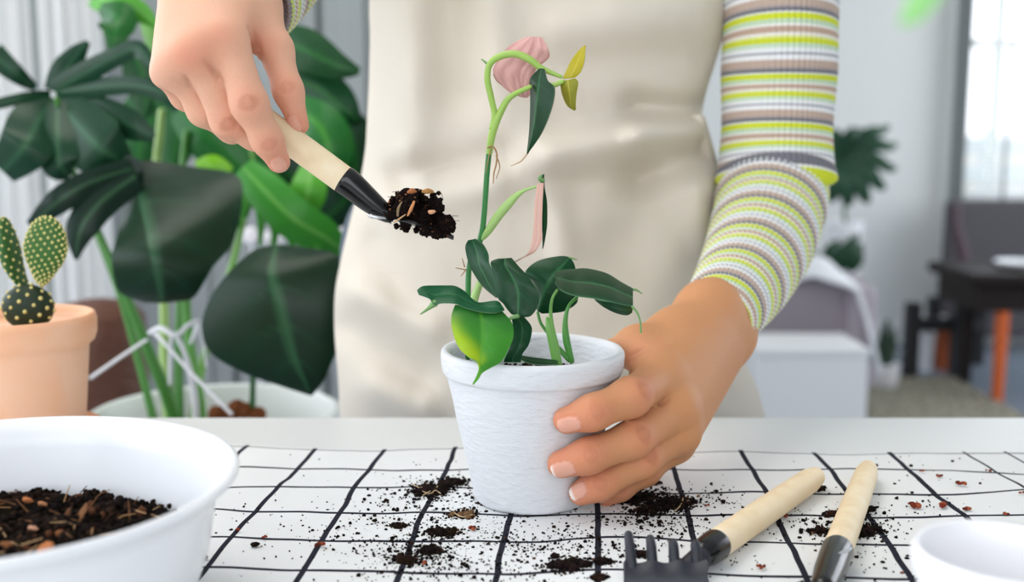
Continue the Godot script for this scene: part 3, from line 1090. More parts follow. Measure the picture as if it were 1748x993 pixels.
func monstera_leaves(mp: Node3D) -> void:
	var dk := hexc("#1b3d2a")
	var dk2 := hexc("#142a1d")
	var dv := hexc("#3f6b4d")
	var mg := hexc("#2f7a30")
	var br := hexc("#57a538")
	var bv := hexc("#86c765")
	var leaves := [
		# upper left, radiating glossy lobes
		[dk, dv, [
			[[96, 158, 1.0, 22], [112, 122, 1.0, 26], [132, 92, 0.99, 17], [150, 72, 0.98, 5]],
			[[95, 155, 1.0, 20], [145, 125, 0.98, 20], [192, 100, 0.96, 17], [235, 84, 0.95, 15], [262, 112, 0.94, 7]],
			[[96, 160, 1.0, 18], [160, 150, 0.98, 17], [230, 146, 0.96, 15], [282, 160, 0.95, 16], [302, 190, 0.95, 5]],
			[[108, 164, 1.0, 16], [165, 186, 0.98, 24], [222, 213, 0.97, 26], [264, 236, 0.97, 7]],
			[[95, 170, 1.0, 24], [130, 210, 0.97, 46], [168, 250, 0.95, 52], [204, 275, 0.96, 26], [215, 300, 0.97, 6]],
			[[92, 170, 1.0, 20], [66, 205, 0.97, 46], [42, 250, 0.94, 46], [5, 292, 0.96, 26]],
			[[100, 175, 0.99, 20], [98, 230, 0.96, 34], [102, 280, 0.95, 30], [120, 300, 0.96, 8]],
			[[86, 166, 1.0, 13], [40, 168, 0.98, 10], [-14, 180, 0.97, 9]],
			[[60, 150, 1.02, 6], [30, 128, 1.0, 15], [-12, 92, 1.0, 22]]]],
		# centre, hanging with a sheen
		[dk2, dv, [
			[[225, 288, 0.95, 18], [152, 312, 0.93, 22], [98, 345, 0.92, 22], [52, 385, 0.93, 9]],
			[[232, 300, 0.95, 26], [172, 345, 0.93, 30], [138, 392, 0.92, 26], [130, 443, 0.92, 3]],
			[[212, 270, 0.955, 10], [222, 282, 0.955, 16], [232, 300, 0.955, 14], [240, 315, 0.96, 4]]]],
		# top, bright with a dark hanging lobe
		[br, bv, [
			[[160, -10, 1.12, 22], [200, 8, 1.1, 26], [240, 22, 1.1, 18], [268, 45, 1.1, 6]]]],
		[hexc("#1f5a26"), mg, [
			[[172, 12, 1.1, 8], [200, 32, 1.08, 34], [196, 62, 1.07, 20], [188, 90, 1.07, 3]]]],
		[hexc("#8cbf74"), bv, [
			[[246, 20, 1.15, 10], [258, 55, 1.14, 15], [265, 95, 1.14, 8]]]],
		# behind the hand and to the right of it
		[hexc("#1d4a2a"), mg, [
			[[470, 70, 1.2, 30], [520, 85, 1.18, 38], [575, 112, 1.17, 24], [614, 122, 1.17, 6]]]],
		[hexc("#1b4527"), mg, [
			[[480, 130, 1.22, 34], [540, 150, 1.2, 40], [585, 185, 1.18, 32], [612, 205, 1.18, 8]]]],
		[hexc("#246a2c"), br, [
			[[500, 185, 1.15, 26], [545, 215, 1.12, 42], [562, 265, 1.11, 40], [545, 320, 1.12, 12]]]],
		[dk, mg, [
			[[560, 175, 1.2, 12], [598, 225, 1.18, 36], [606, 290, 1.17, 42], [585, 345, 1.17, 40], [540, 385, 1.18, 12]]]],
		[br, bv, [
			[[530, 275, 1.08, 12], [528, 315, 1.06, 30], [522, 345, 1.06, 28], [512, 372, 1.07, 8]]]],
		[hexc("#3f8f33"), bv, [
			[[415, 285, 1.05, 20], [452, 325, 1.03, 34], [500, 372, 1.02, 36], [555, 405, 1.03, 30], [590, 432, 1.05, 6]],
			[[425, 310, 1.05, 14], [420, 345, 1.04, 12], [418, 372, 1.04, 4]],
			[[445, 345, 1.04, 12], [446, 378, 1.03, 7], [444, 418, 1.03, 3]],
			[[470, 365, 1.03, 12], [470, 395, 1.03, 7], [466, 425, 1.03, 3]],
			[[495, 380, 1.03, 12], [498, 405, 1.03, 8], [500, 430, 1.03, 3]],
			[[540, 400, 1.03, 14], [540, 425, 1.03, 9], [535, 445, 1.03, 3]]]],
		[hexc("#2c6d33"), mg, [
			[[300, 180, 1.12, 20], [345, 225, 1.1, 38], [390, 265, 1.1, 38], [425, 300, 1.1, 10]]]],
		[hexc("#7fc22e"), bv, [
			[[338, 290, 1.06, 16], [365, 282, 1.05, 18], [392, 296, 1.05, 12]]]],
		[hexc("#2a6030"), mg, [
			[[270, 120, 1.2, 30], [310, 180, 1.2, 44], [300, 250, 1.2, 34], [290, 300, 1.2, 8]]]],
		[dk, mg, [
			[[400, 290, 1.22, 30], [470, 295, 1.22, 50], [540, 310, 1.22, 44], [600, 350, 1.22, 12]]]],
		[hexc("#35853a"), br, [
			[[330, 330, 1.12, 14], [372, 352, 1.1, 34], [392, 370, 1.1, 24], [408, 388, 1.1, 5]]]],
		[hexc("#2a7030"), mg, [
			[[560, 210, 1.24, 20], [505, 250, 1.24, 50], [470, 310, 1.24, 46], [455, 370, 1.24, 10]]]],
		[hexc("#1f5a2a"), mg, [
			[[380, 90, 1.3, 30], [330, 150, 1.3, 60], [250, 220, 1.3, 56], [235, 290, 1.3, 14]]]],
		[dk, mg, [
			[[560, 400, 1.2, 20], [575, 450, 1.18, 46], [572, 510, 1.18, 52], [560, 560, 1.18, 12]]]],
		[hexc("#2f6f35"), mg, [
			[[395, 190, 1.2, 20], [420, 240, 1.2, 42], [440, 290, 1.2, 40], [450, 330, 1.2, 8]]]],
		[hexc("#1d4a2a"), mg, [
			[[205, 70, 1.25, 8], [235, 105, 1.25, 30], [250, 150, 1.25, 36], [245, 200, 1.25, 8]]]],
	]
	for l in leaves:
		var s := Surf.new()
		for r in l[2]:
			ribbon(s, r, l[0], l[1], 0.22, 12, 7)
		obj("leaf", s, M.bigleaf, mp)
	# the broad hanging leaf in the centre and the heart-shaped lowest one
	leaf(mp, [[218, 281, .99, 226, 279, .99, 236, 274, .99], [213, 292, .985, 228, 290, .98, 262, 275, .985], [205, 330, .965, 236, 325, .955, 330, 285, .975], [207, 370, .94, 246, 368, .925, 405, 300, .955], [200, 405, .915, 255, 405, .90, 413, 350, .935],
		[191, 436, .90, 262, 436, .888, 397, 415, .92], [194, 470, .90, 270, 472, .888, 364, 455, .905], [206, 500, .905, 276, 501, .894, 337, 500, .905], [246, 516, .91, 280, 517, .905, 322, 512, .91]],
		hexc("#16301f"), dk, dv, 0.12, 0.05, null, "", M.bigleaf)
	leaf(mp, [[462, 419, .905, 474, 418, .903, 488, 418, .905], [432, 428, .90, 470, 426, .892, 520, 423, .90], [388, 468, .885, 463, 468, .87, 575, 436, .885], [356, 515, .88, 475, 510, .862, 594, 488, .875], [345, 560, .876, 487, 552, .86, 592, 540, .87],
		[360, 602, .872, 498, 592, .86, 578, 590, .868], [412, 634, .868, 508, 622, .86, 563, 626, .866], [472, 656, .868, 520, 648, .862, 552, 650, .866], [528, 674, .87, 531, 675, .87, 534, 673, .87]],
		hexc("#16301f"), dk, hexc("#3a6a44"), 0.1, 0.05, null, "", M.bigleaf)
	# leaf stalks
	var pale := hexc("#9fc06f")
	var green := hexc("#4f8c3c")
	var dark := hexc("#2f6432")
	for l in [
		[green, [[160, 378, 0.97, 5], [190, 445, 0.96, 6], [222, 520, 0.96, 8], [258, 610, 0.97, 10], [290, 690, 0.99, 11], [300, 745, 1.0, 11]]],
		[pale, [[276, 190, 1.12, 6], [272, 240, 1.12, 7], [268, 290, 1.12, 7], [276, 400, 1.08, 8], [280, 520, 1.04, 8], [282, 620, 1.02, 10], [292, 745, 1.0, 11]]],
		[green, [[318, 225, 1.1, 5], [312, 290, 1.1, 6], [312, 400, 1.08, 6], [306, 520, 1.03, 6], [305, 620, 1.02, 8], [306, 745, 1.0, 9]]],
		[hexc("#6fae55"), [[335, 428, 0.94, 4], [326, 470, 0.95, 7], [318, 520, 0.97, 8], [326, 600, 0.98, 9], [340, 680, 0.99, 10], [345, 745, 1.0, 10]]],
		[dark, [[440, 430, 0.92, 4], [436, 520, 0.95, 5], [432, 640, 0.97, 5], [430, 745, 0.99, 6]]],
		[green, [[97, 168, 0.985, 4], [108, 240, 1.0, 5], [150, 360, 1.03, 5], [210, 520, 1.03, 6], [270, 745, 1.02, 8]]],
		[hexc("#78b04f"), [[430, 190, 1.15, 4], [428, 300, 1.14, 5], [400, 440, 1.1, 6], [350, 600, 1.04, 7], [325, 745, 1.0, 8]]],
	]:
		var s := Surf.new()
		s.col = l[0]
		pix_tube(s, l[1], 6, 10)
		obj("stalk", s, M.stem, mp)

# ---------------------------------------------------------------- the table, the cloth and what stands on them
var net := []

func cloth_at(i: float, j: float) -> Vector3:
	# i, j count the printed lines; the net holds where their crossings lie on the table
	var cols := net.size()
	var rws: int = net[0].size()
	var fi := clampf(i + 1.0, 0.0, cols - 1.001)
	var fj := clampf(j, 0.0, rws - 1.001)
	var i1 := int(fi)
	var j1 := int(fj)
	var v := []
	for a in range(-1, 3):
		var col: Array = net[clampi(i1 + a, 0, cols - 1)]
		v.append(cat(col[clampi(j1 - 1, 0, rws - 1)], col[j1], col[mini(j1 + 1, rws - 1)], col[clampi(j1 + 2, 0, rws - 1)], fj - j1))
	var p: Vector3 = cat(v[0], v[1], v[2], v[3], fi - i1)
	# beyond the net go straight on
	if i + 1.0 < 0.0 or i + 1.0 > cols - 1.001 or j < 0.0 or j > rws - 1.001:
		var ci := clampf(i, -0.98, cols - 2.02)
		var cj := clampf(j, 0.02, rws - 1.02)
		var base := cloth_at(ci, cj)
		var du := (cloth_at(minf(ci + 0.01, cols - 2.02), cj) - cloth_at(maxf(ci - 0.01, -0.98), cj)) / maxf(minf(ci + 0.01, cols - 2.02) - maxf(ci - 0.01, -0.98), 0.005)
		var dv := (cloth_at(ci, minf(cj + 0.01, rws - 1.02)) - cloth_at(ci, maxf(cj - 0.01, 0.02))) / maxf(minf(cj + 0.01, rws - 1.02) - maxf(cj - 0.01, 0.02), 0.005)
		return base + du * (i - ci) + dv * (j - cj)
	return p

func cat(a: Vector3, b: Vector3, c: Vector3, d: Vector3, t: float) -> Vector3:
	return 0.5 * ((2.0 * b) + (c - a) * t + (2.0 * a - 5.0 * b + 4.0 * c - d) * t * t + (3.0 * b - a - 3.0 * c + d) * t * t * t)

func cloth_texture() -> ImageTexture:
	var im := Image.create(512, 512, false, Image.FORMAT_RGB8)
	im.fill(Color("#eceeee"))
	for y in 512:
		for x in 512:
			var dx := mini(x, 512 - x)
			var dy := mini(y, 512 - y)
			var weave := ((x / 2 + y / 2) % 2) * 0.022 + ((x / 2) % 2) * 0.012
			var c := Color(0.925 - weave, 0.932 - weave, 0.935 - weave)
			if dx < 17:
				c = Color("#363845") if (x + y) % 8 < 3 else Color("#1c1d25")
			if dy < 17:
				c = Color("#363845") if (x + y) % 8 < 3 else Color("#1c1d25")
			im.set_pixel(x, y, c)
	return ImageTexture.create_from_image(im)

func table_things() -> void:
	var zb := T(874, 711).z
	var tb := thing("table", "white topped worktable covered in front by the checked cloth", "table", Vector3(0.05, 0, -0.3))
	var s := Surf.new()
	s.box(Vector3(0.05, TOP - 0.014, (zb + 0.18) / 2), Vector3(2.1, 0.028, 0.18 - zb), 0.003)
	obj("tabletop", s, M.table, tb)
	for x in [-0.93, 1.03]:
		for z in [zb + 0.06, 0.12]:
			s = Surf.new()
			s.box(Vector3(x, (TOP - 0.028) / 2, z), Vector3(0.05, TOP - 0.028, 0.05))
			obj("leg", s, M.white, tb)
	# checked cloth: where its printed lines cross, column by column
	var cross := [
		[295, 762, 255, 797, 212, 832, 165, 870, 110, 915, 45, 970, -40, 1040],
		[419, 762, 384, 797, 350, 832, 312, 868, 262, 915, 205, 970, 135, 1040],
		[537, 768, 509, 798, 475, 832, 435, 872, 394, 918, 352, 969, 298, 1036],
		[655, 770, 630, 802, 605, 833, 580, 876, 549, 921, 518, 972, 478, 1037],
		[776, 764, 762, 801, 747, 830, 722, 874, 703, 924, 684, 977, 655, 1040],
		[895, 769, 888, 800, 880, 838, 872, 880, 859, 924, 848, 978, 836, 1040],
		[1012, 769, 1014, 800, 1017, 838, 1020, 876, 1021, 917, 1020, 974, 1018, 1040],
		[1140, 771, 1150, 802, 1163, 841, 1174, 880, 1186, 922, 1200, 978, 1215, 1040],
		[1266, 772, 1284, 802, 1308, 840, 1325, 878, 1347, 927, 1376, 984, 1408, 1045],
		[1391, 774, 1416, 800, 1448, 842, 1484, 882, 1518, 931, 1556, 987, 1600, 1050],
		[1520, 774, 1551, 801, 1597, 843, 1645, 880, 1690, 933, 1745, 988, 1810, 1052],
		[1649, 774, 1702, 807, 1752, 835, 1805, 878, 1860, 933, 1930, 990, 2010, 1055],
	]
	for line in cross:
		var col := []
		for k in 7:
			col.append(T(line[2 * k], line[2 * k + 1], 0.002))
		net.append(col)
	var fn := FastNoiseLite.new()
	fn.seed = 3
	fn.frequency = 14.0
	fn.fractal_octaves = 2
	var rows := []
	var nj := 76
	var ni := 150
	for b in nj + 1:
		var j := -0.17 + 8.4 * b / nj
		var row := PackedVector3Array()
		for a in ni + 1:
			var i := -2.6 + 14.6 * a / ni
			var p := cloth_at(i, j)
			p.z += 0.0011 * fn.get_noise_2d(p.x * 1.7 + 3.0, p.z * 0.6) + 0.0006 * sin(p.x * 60.0 + p.z * 25.0)
			p.x += 0.0006 * fn.get_noise_2d(p.z * 2.2 + 7.0, p.x * 0.6)
			p.y = TOP + 0.0016 + 0.0009 * fn.get_noise_2d(p.x, p.z * 1.6)
			row.append(p)
		rows.append(row)
	s = Surf.new()
	s.shell(rows, 0.0008, null, func(u: float, w: float) -> Vector2: return Vector2(-2.6 + 14.6 * u, -0.17 + 8.4 * w))
	var cm := mat("#ffffff", 0.85, 0.2)
	cm.albedo_texture = cloth_texture()
	tag(obj("checked_cloth", s, cm), "white cotton cloth with a dark windowpane check spread over the table", "tablecloth")

	# white enamel bowl with potting soil, front left
	var bc := Vector3(-0.19, TOP + 0.0028, -0.38)
	s = Surf.new()
	s.lathe(bc, [Vector2(0, 0), Vector2(0.062, 0), Vector2(0.067, 0.002), Vector2(0.0765, 0.03), Vector2(0.0795, 0.049), Vector2(0.083, 0.0545), Vector2(0.0872, 0.0575), Vector2(0.0884, 0.0592), Vector2(0.0884, 0.0606), Vector2(0.087, 0.0616), Vector2(0.0845, 0.0606), Vector2(0.0805, 0.056), Vector2(0.0782, 0.05), Vector2(0.0752, 0.03), Vector2(0.066, 0.004), Vector2(0.06, 0.0025), Vector2(0, 0.0025)], 128)
	tag(obj("soil_bowl", s, M.enamel), "large white enamel bowl at the lower left holding dark potting soil", "bowl")
	bowl_soil(bc)

	# small white pot out of focus, front right
	var wc := P(1716, 936, 0.335)
	s = Surf.new()
	var hh := wc.y - TOP - 0.003
	s.lathe(Vector3(wc.x, TOP + 0.003, wc.z), [Vector2(0, 0), Vector2(0.02, 0), Vector2(0.0215, 0.002), Vector2(0.0265, hh - 0.012), Vector2(0.0282, hh - 0.009), Vector2(0.0287, hh - 0.003), Vector2(0.0275, hh), Vector2(0.0258, hh - 0.001), Vector2(0.0245, hh - 0.008), Vector2(0.02, 0.006), Vector2(0, 0.005)], 64)
	tag(obj("empty_white_pot", s, M.ceramic), "empty small white pot, blurred at the lower right corner", "pot")

	# terracotta pot with its cactus, on a saucer
	var tc := P(27, 537, 0.655)
	tc.y = TOP
	var top := P(27, 537, 0.655).y - TOP
	s = Surf.new()
	s.lathe(tc, [Vector2(0, 0), Vector2(0.039, 0), Vector2(0.0465, 0.006), Vector2(0.047, 0.008), Vector2(0.045, 0.0085), Vector2(0.038, 0.004), Vector2(0, 0.004)], 64)
	tag(obj("clay_saucer", s, mat("#dd9a6c", 0.8)), "small orange clay saucer under the terracotta cactus pot", "saucer")
	s = Surf.new()
	s.lathe(tc + Vector3(0, 0.0042, 0), [Vector2(0, 0), Vector2(0.035, 0), Vector2(0.0365, 0.0015), Vector2(0.0412, top - 0.024), Vector2(0.0446, top - 0.021), Vector2(0.0462, top - 0.016), Vector2(0.0465, top - 0.008), Vector2(0.0452, top - 0.0042), Vector2(0.043, top - 0.004), Vector2(0.041, top - 0.007), Vector2(0.040, top - 0.012), Vector2(0, top - 0.012)], 80)
	tag(obj("terracotta_pot", s, M.terracotta), "pale terracotta pot at the left edge planted with a cactus", "pot")
	cactus(top)

func cactus(_top: float) -> void:
	var root := thing("cactus", "small dark green cactus with pale dotted tufts growing in the terracotta pot", "cactus", P(48, 552, 0.65))
	var fn := FastNoiseLite.new()
	fn.frequency = 0.04
	var tufts := []
	var rng := RandomNumberGenerator.new()
	rng.seed = 12
	for pad in [
		["base_pad", 48, 524, 0.648, 44, 40, 30, 0.0, "#20301f", 60],
		["pad", 77, 428, 0.648, 37, 60, 15, 0.16, "#37632a", 230],
		["thin_pad", 18, 435, 0.655, 14, 66, 30, -0.14, "#315a27", 90]]:
		var s := Surf.new()
		s.col = hexc(pad[8])
		var ctr := P(pad[1], pad[2], pad[3])
		var k: float = pad[3] / F
		var rad := Vector3(pad[4] * k, pad[5] * k, pad[6] * k)
		var turn := Basis(Vector3.FORWARD, pad[7])
		var v0 := s.v.size()
		s.blob(ctr, rad, 0.04, fn, 30, 20, turn)
		# narrow towards the foot
		for q in range(v0, s.v.size()):
			var l := turn.inverse() * (s.v[q] - ctr)
			var f := 1.0 - 0.42 * smoothstep(0.1, -1.0, l.y / rad.y) * (1.0 if pad[0] != "base_pad" else 0.0)
			l.x *= f
			if pad[0] == "thin_pad":
				l.x += 0.006 * pow(maxf(-l.y / rad.y, 0.0), 2.0)
			s.v[q] = ctr + turn * l
		s.finish(v0, 0)
		obj(pad[0], s, M.cactus, root)
		# tufts in staggered rows over the pad
		var n: int = pad[9]
		for a in n:
			var y := 1.0 - 2.0 * (a + 0.5) / n
			var ph := a * 2.399963
			var d := Vector3(sqrt(1.0 - y * y) * cos(ph), y, sqrt(1.0 - y * y) * sin(ph))
			var l := d * rad
			l.x *= 1.0 - 0.42 * smoothstep(0.1, -1.0, l.y / rad.y) * (1.0 if pad[0] != "base_pad" else 0.0)
			if pad[0] == "thin_pad":
				l.x += 0.006 * pow(maxf(-l.y / rad.y, 0.0), 2.0)
			if pad[0] == "base_pad" and y < -0.55:
				continue
			var sc := (2.3 if pad[0] != "base_pad" else 3.3) * k * rng.randf_range(0.85, 1.15)
			tufts.append(Transform3D(Basis().scaled(Vector3.ONE * sc), ctr + turn * l))
	var t := Surf.new()
	t.blob(Vector3.ZERO, Vector3.ONE, 0.0, null, 1.0, 5)
	stuff("spine_tufts", t.mesh(), M.tuft, tufts, root)

func crumb_mesh(seed_: int, rough := 0.5) -> ArrayMesh:
	var fn := FastNoiseLite.new()
	fn.seed = seed_
	fn.frequency = 0.9
	var s := Surf.new()
	s.blob(Vector3.ZERO, Vector3(1.0, 0.72, 0.85), rough, fn, 2.0, 5)
	return s.mesh()

func rnd_basis(rng: RandomNumberGenerator, size: float) -> Basis:
	var b := Basis(Vector3(rng.randfn(), rng.randfn(), rng.randfn()).normalized(), rng.randf() * TAU)
	return b.scaled(Vector3.ONE * size)

func bowl_soil(bc: Vector3) -> void:
	var root := thing("potting_soil", "heap of dark crumbly potting soil with bark and fibres inside the white enamel bowl", "soil", bc + Vector3(0, 0.003, 0))
	var rng := RandomNumberGenerator.new()
	rng.seed = 77
	var fn := FastNoiseLite.new()
	fn.frequency = 30.0
	fn.fractal_octaves = 4
	var height := func(x: float, z: float) -> float:
		var r := Vector2(x, z).length()
		return 0.033 + 0.007 * fn.get_noise_2d(x, z) + 0.004 * smoothstep(0.0, 0.07, z) - 0.004 * smoothstep(0.05, 0.075, r)
	var s := Surf.new()
	s.col = hexc("#1d1613")
	var v0 := 0
	for a in 40:
		for b in 72:
			var r := 0.0744 * (a + 1) / 40.0
			var an := TAU * b / 72
			var x := r * cos(an)
			var z := r * sin(an)
			s.add(bc + Vector3(x, height.call(x, z) if a < 39 else 0.028, z))
	for b in 72:
		var an := TAU * b / 72
		s.add(bc + Vector3(0.063 * cos(an), 0.006, 0.063 * sin(an)))
	for a in 40:
		for b in 72:
			var b2 := (b + 1) % 72
			s.quad(v0 + a * 72 + b, v0 + a * 72 + b2, v0 + (a + 1) * 72 + b2, v0 + (a + 1) * 72 + b)
	var c0 := s.add(bc + Vector3(0, height.call(0.0, 0.0), 0))
	var c1 := s.add(bc + Vector3(0, 0.006, 0))
	for b in 72:
		var b2 := (b + 1) % 72
		s.i.append_array(PackedInt32Array([c0, b2, b]))
		s.i.append_array(PackedInt32Array([c1, 40 * 72 + b, 40 * 72 + b2]))
	s.finish(0, 0)
	obj("heap", s, M.soil, root)
	var places := []
	var tints := []
	var cols := [hexc("#17110f"), hexc("#241a15"), hexc("#0f0c0b"), hexc("#33231a"), hexc("#5a3a28"), hexc("#8a5a3a")]
	for k in 5200:
		var r := 0.073 * sqrt(rng.randf())
		var an := rng.randf() * TAU
		var x := r * cos(an)
		var z := r * sin(an)
		var sz := rng.randf_range(0.0006, 0.0019)
		if rng.randf() < 0.06:
			sz *= 1.6
		places.append(Transform3D(rnd_basis(rng, sz), bc + Vector3(x, height.call(x, z) + rng.randf_range(-0.0005, 0.0016), z)))
		tints.append(cols[mini(int(abs(rng.randfn()) * 2.0), 5)])
	stuff("crumbs", crumb_mesh(4), M.soil, places, root, tints)
	var fib := Surf.new()
	for k in 150:
		var r := 0.068 * sqrt(rng.randf())
		var an := rng.randf() * TAU
		var p := bc + Vector3(r * cos(an), height.call(r * cos(an), r * sin(an)) + 0.0012, r * sin(an))
		var d := Vector3(rng.randfn(), rng.randfn() * 0.45, rng.randfn()).normalized() * rng.randf_range(0.003, 0.009)
		fib.col = hexc(["#a9825a", "#7c5638", "#c5a178", "#3b2a20"][rng.randi() % 4])
		fib.tube([p - d, p + Vector3(0, 0.001, 0), p + d], [0.00018, 0.0003, 0.00014], 5)
	var fo := obj("fibres", fib, M.bark, root)
	fo.set_meta("kind", "stuff")
	# larger pieces of bark lying on the heap
	var chips := [
		[75, 935, 0.372, 15, 30, "#c07a4c", "long orange bark chip in the middle of the soil bowl"],
		[60, 958, 0.355, 11, 9, "#c98a5c", "rounded orange bark chip below the long one in the soil bowl"],
		[140, 865, 0.41, 6, 24, "#8a5f42", "upright brown twig of bark in the soil bowl"],
		[113, 870, 0.41, 4, 18, "#6f4a34", "short brown twig left of the upright one in the soil bowl"],
		[47, 850, 0.425, 10, 6, "#b8734a", "orange bark flake near the back of the soil at left"],
		[72, 852, 0.425, 9, 5, "#c08560", "pale bark flake right of the orange one at the back of the soil"],
		[140, 926, 0.37, 7, 9, "#d09468", "small pale bark chip right of the long orange chip"],
		[55, 885, 0.395, 9, 6, "#c9977a", "pinkish bark flake above the long orange chip in the soil"],
		[10, 922, 0.375, 12, 12, "#8d5a3a", "brown bark chip at the left picture edge on the soil"],
	]
	var nn := FastNoiseLite.new()
	nn.frequency = 0.03
	for q in chips:
		var c := Surf.new()
		c.col = hexc(q[5])
		var p := P(q[0], q[1], q[2])
		var l := p - bc
		p.y = bc.y + height.call(l.x, l.z) + 0.0018
		var k: float = q[2] / F
		c.blob(p, Vector3(q[3] * k, q[4] * k * 0.8, q[3] * k * 0.7), 0.45, nn, 40, 9, Basis(Vector3.FORWARD, 0.25) * Basis(Vector3.RIGHT, -0.7))
		tag(obj("bark_chip", c, M.bark), q[6], "bark chip", "bark chips on the soil in the bowl")

func plant_pot() -> void:
	var c := P(909, 594, 0.54)
	var h := c.y - TOP - 0.0025
	var at := Vector3(c.x, TOP + 0.0025, c.z)
	var fn := FastNoiseLite.new()
	fn.frequency = 1.0
	fn.fractal_octaves = 3
	var s := Surf.new()
	var prof := [Vector2(0, 0), Vector2(0.0275, 0), Vector2(0.029, 0.0006), Vector2(0.0298, 0.002)]
	for k in 14:
		var t := (k + 1) / 15.0
		prof.append(Vector2(lerpf(0.0298, 0.0434, t), lerpf(0.002, h - 0.0135, t)))
	prof.append_array([Vector2(0.0436, h - 0.0128), Vector2(0.0449, h - 0.0122), Vector2(0.0458, h - 0.0105), Vector2(0.0463, h - 0.007), Vector2(0.0466, h - 0.003), Vector2(0.0464, h - 0.0012), Vector2(0.0455, h), Vector2(0.0438, h + 0.0001), Vector2(0.0422, h - 0.001), Vector2(0.0413, h - 0.003), Vector2(0.0405, h - 0.008), Vector2(0.0385, h - 0.016), Vector2(0.037, h - 0.02), Vector2(0, h - 0.02)])
	s.lathe(at, prof, 160, false, func(an: float, y: float) -> float:
		return 0.00035 * fn.get_noise_3d(cos(an) * 2.2, y * 60.0, sin(an) * 2.2) if y > 0.001 else 0.0)
	tag(obj("plant_pot", s, M.paint), "rough white painted clay pot held in the middle, planted with the heart-leaf vine", "pot")
	var so := thing("pot_soil", "dark potting soil filling the white painted pot around the stems", "soil", at + Vector3(0, h - 0.02, 0))
	var rng := RandomNumberGenerator.new()
	rng.seed = 5
	s = Surf.new()
	s.col = hexc("#1c1512")
	var n2 := FastNoiseLite.new()
	n2.frequency = 0.06
	s.lathe(at, [Vector2(0, h - 0.0205), Vector2(0.034, h - 0.0205), Vector2(0.0378, h - 0.0182), Vector2(0.036, h - 0.0168), Vector2(0.02, h - 0.0162), Vector2(0, h - 0.016)], 40)
	obj("earth", s, M.soil, so)
	var places := []
	var tints := []
	for k in 900:
		var r := 0.0385 * sqrt(rng.randf())
		var an := rng.randf() * TAU
		places.append(Transform3D(rnd_basis(rng, rng.randf_range(0.0005, 0.0016)), at + Vector3(r * cos(an), h - 0.0165 + rng.randf_range(-0.0005, 0.001), r * sin(an))))
		tints.append([hexc("#17110f"), hexc("#2a1e18"), hexc("#4a3428"), hexc("#8b7658")][mini(int(abs(rng.randfn()) * 1.6), 3)])
	stuff("crumbs", crumb_mesh(6), M.soil, places, so, tints)

# ---------------------------------------------------------------- the heart-leaf vine
# rows of [left px, py, d, right px, py, d] or with a midrib point between; front and back colours, vein, bow of the two halves
func leaf(parent: Node3D, rows: Array, front: Color, back: Color, vein: Color, bow := 0.15, rim := 0.0, look = null, label := "", skin: Material = null) -> void:
	var three := []
	for r in rows:
		if r.size() == 6:
			three.append([r[0], r[1], r[2], (r[0] + r[3]) / 2.0, (r[1] + r[4]) / 2.0, (r[2] + r[5]) / 2.0, r[3], r[4], r[5]])
		else:
			three.append(r)
	var lines := []
	for k in 3:
		var pts := []
		for r in three:
			pts.append(Vector3(r[3 * k], r[3 * k + 1], r[3 * k + 2]))
		lines.append(spline(pts, 5))
	var grid := []
	var na := 16
	for k in lines[0].size():
		var L: Vector3 = P(lines[0][k].x, lines[0][k].y, lines[0][k].z)
		var C: Vector3 = P(lines[1][k].x, lines[1][k].y, lines[1][k].z)
		var R: Vector3 = P(lines[2][k].x, lines[2][k].y, lines[2][k].z)
		var row := PackedVector3Array()
		var wide := (R - L).length()
		for b in na + 1:
			var u := 2.0 * b / na - 1.0
			var p := C.lerp(L, -u) if u < 0 else C.lerp(R, u)
			p += (EYE - p).normalized() * bow * wide * 0.5 * (absf(u) * (1.0 - absf(u)))
			row.append(p)
		grid.append(row)
	var mid: int = grid.size() / 2
	var nrm: Vector3 = (grid[mid][na / 2 + 1] - grid[mid][na / 2 - 1]).cross(grid[mid + 1][na / 2] - grid[mid - 1][na / 2])
	var facing := 0 if nrm.dot(EYE - grid[mid][na / 2]) > 0 else 1
	var s := Surf.new()
	s.shell(grid, 0.0007, func(u: float, w: float, side: int) -> Color:
		var c := front if side == facing else back
		if look != null and side == facing:
			c = look.call(u, w)
		var a := absf(u - 0.5)
		c = c.lerp(vein, 0.6 * smoothstep(0.035, 0.0, a))
		var ph := fposmod((w * 5.0 - a * 2.2), 1.0)
		c = c.lerp(vein, 0.16 * smoothstep(0.12, 0.0, absf(ph - 0.5)) * smoothstep(0.5, 0.1, a))
		if rim > 0.0:
			c = c.lerp(vein, rim * smoothstep(0.44, 0.5, a))
		return c)
	var o := obj("leaf", s, skin if skin else M.leaf, parent)
	if label:
		o.set_meta("label", label)

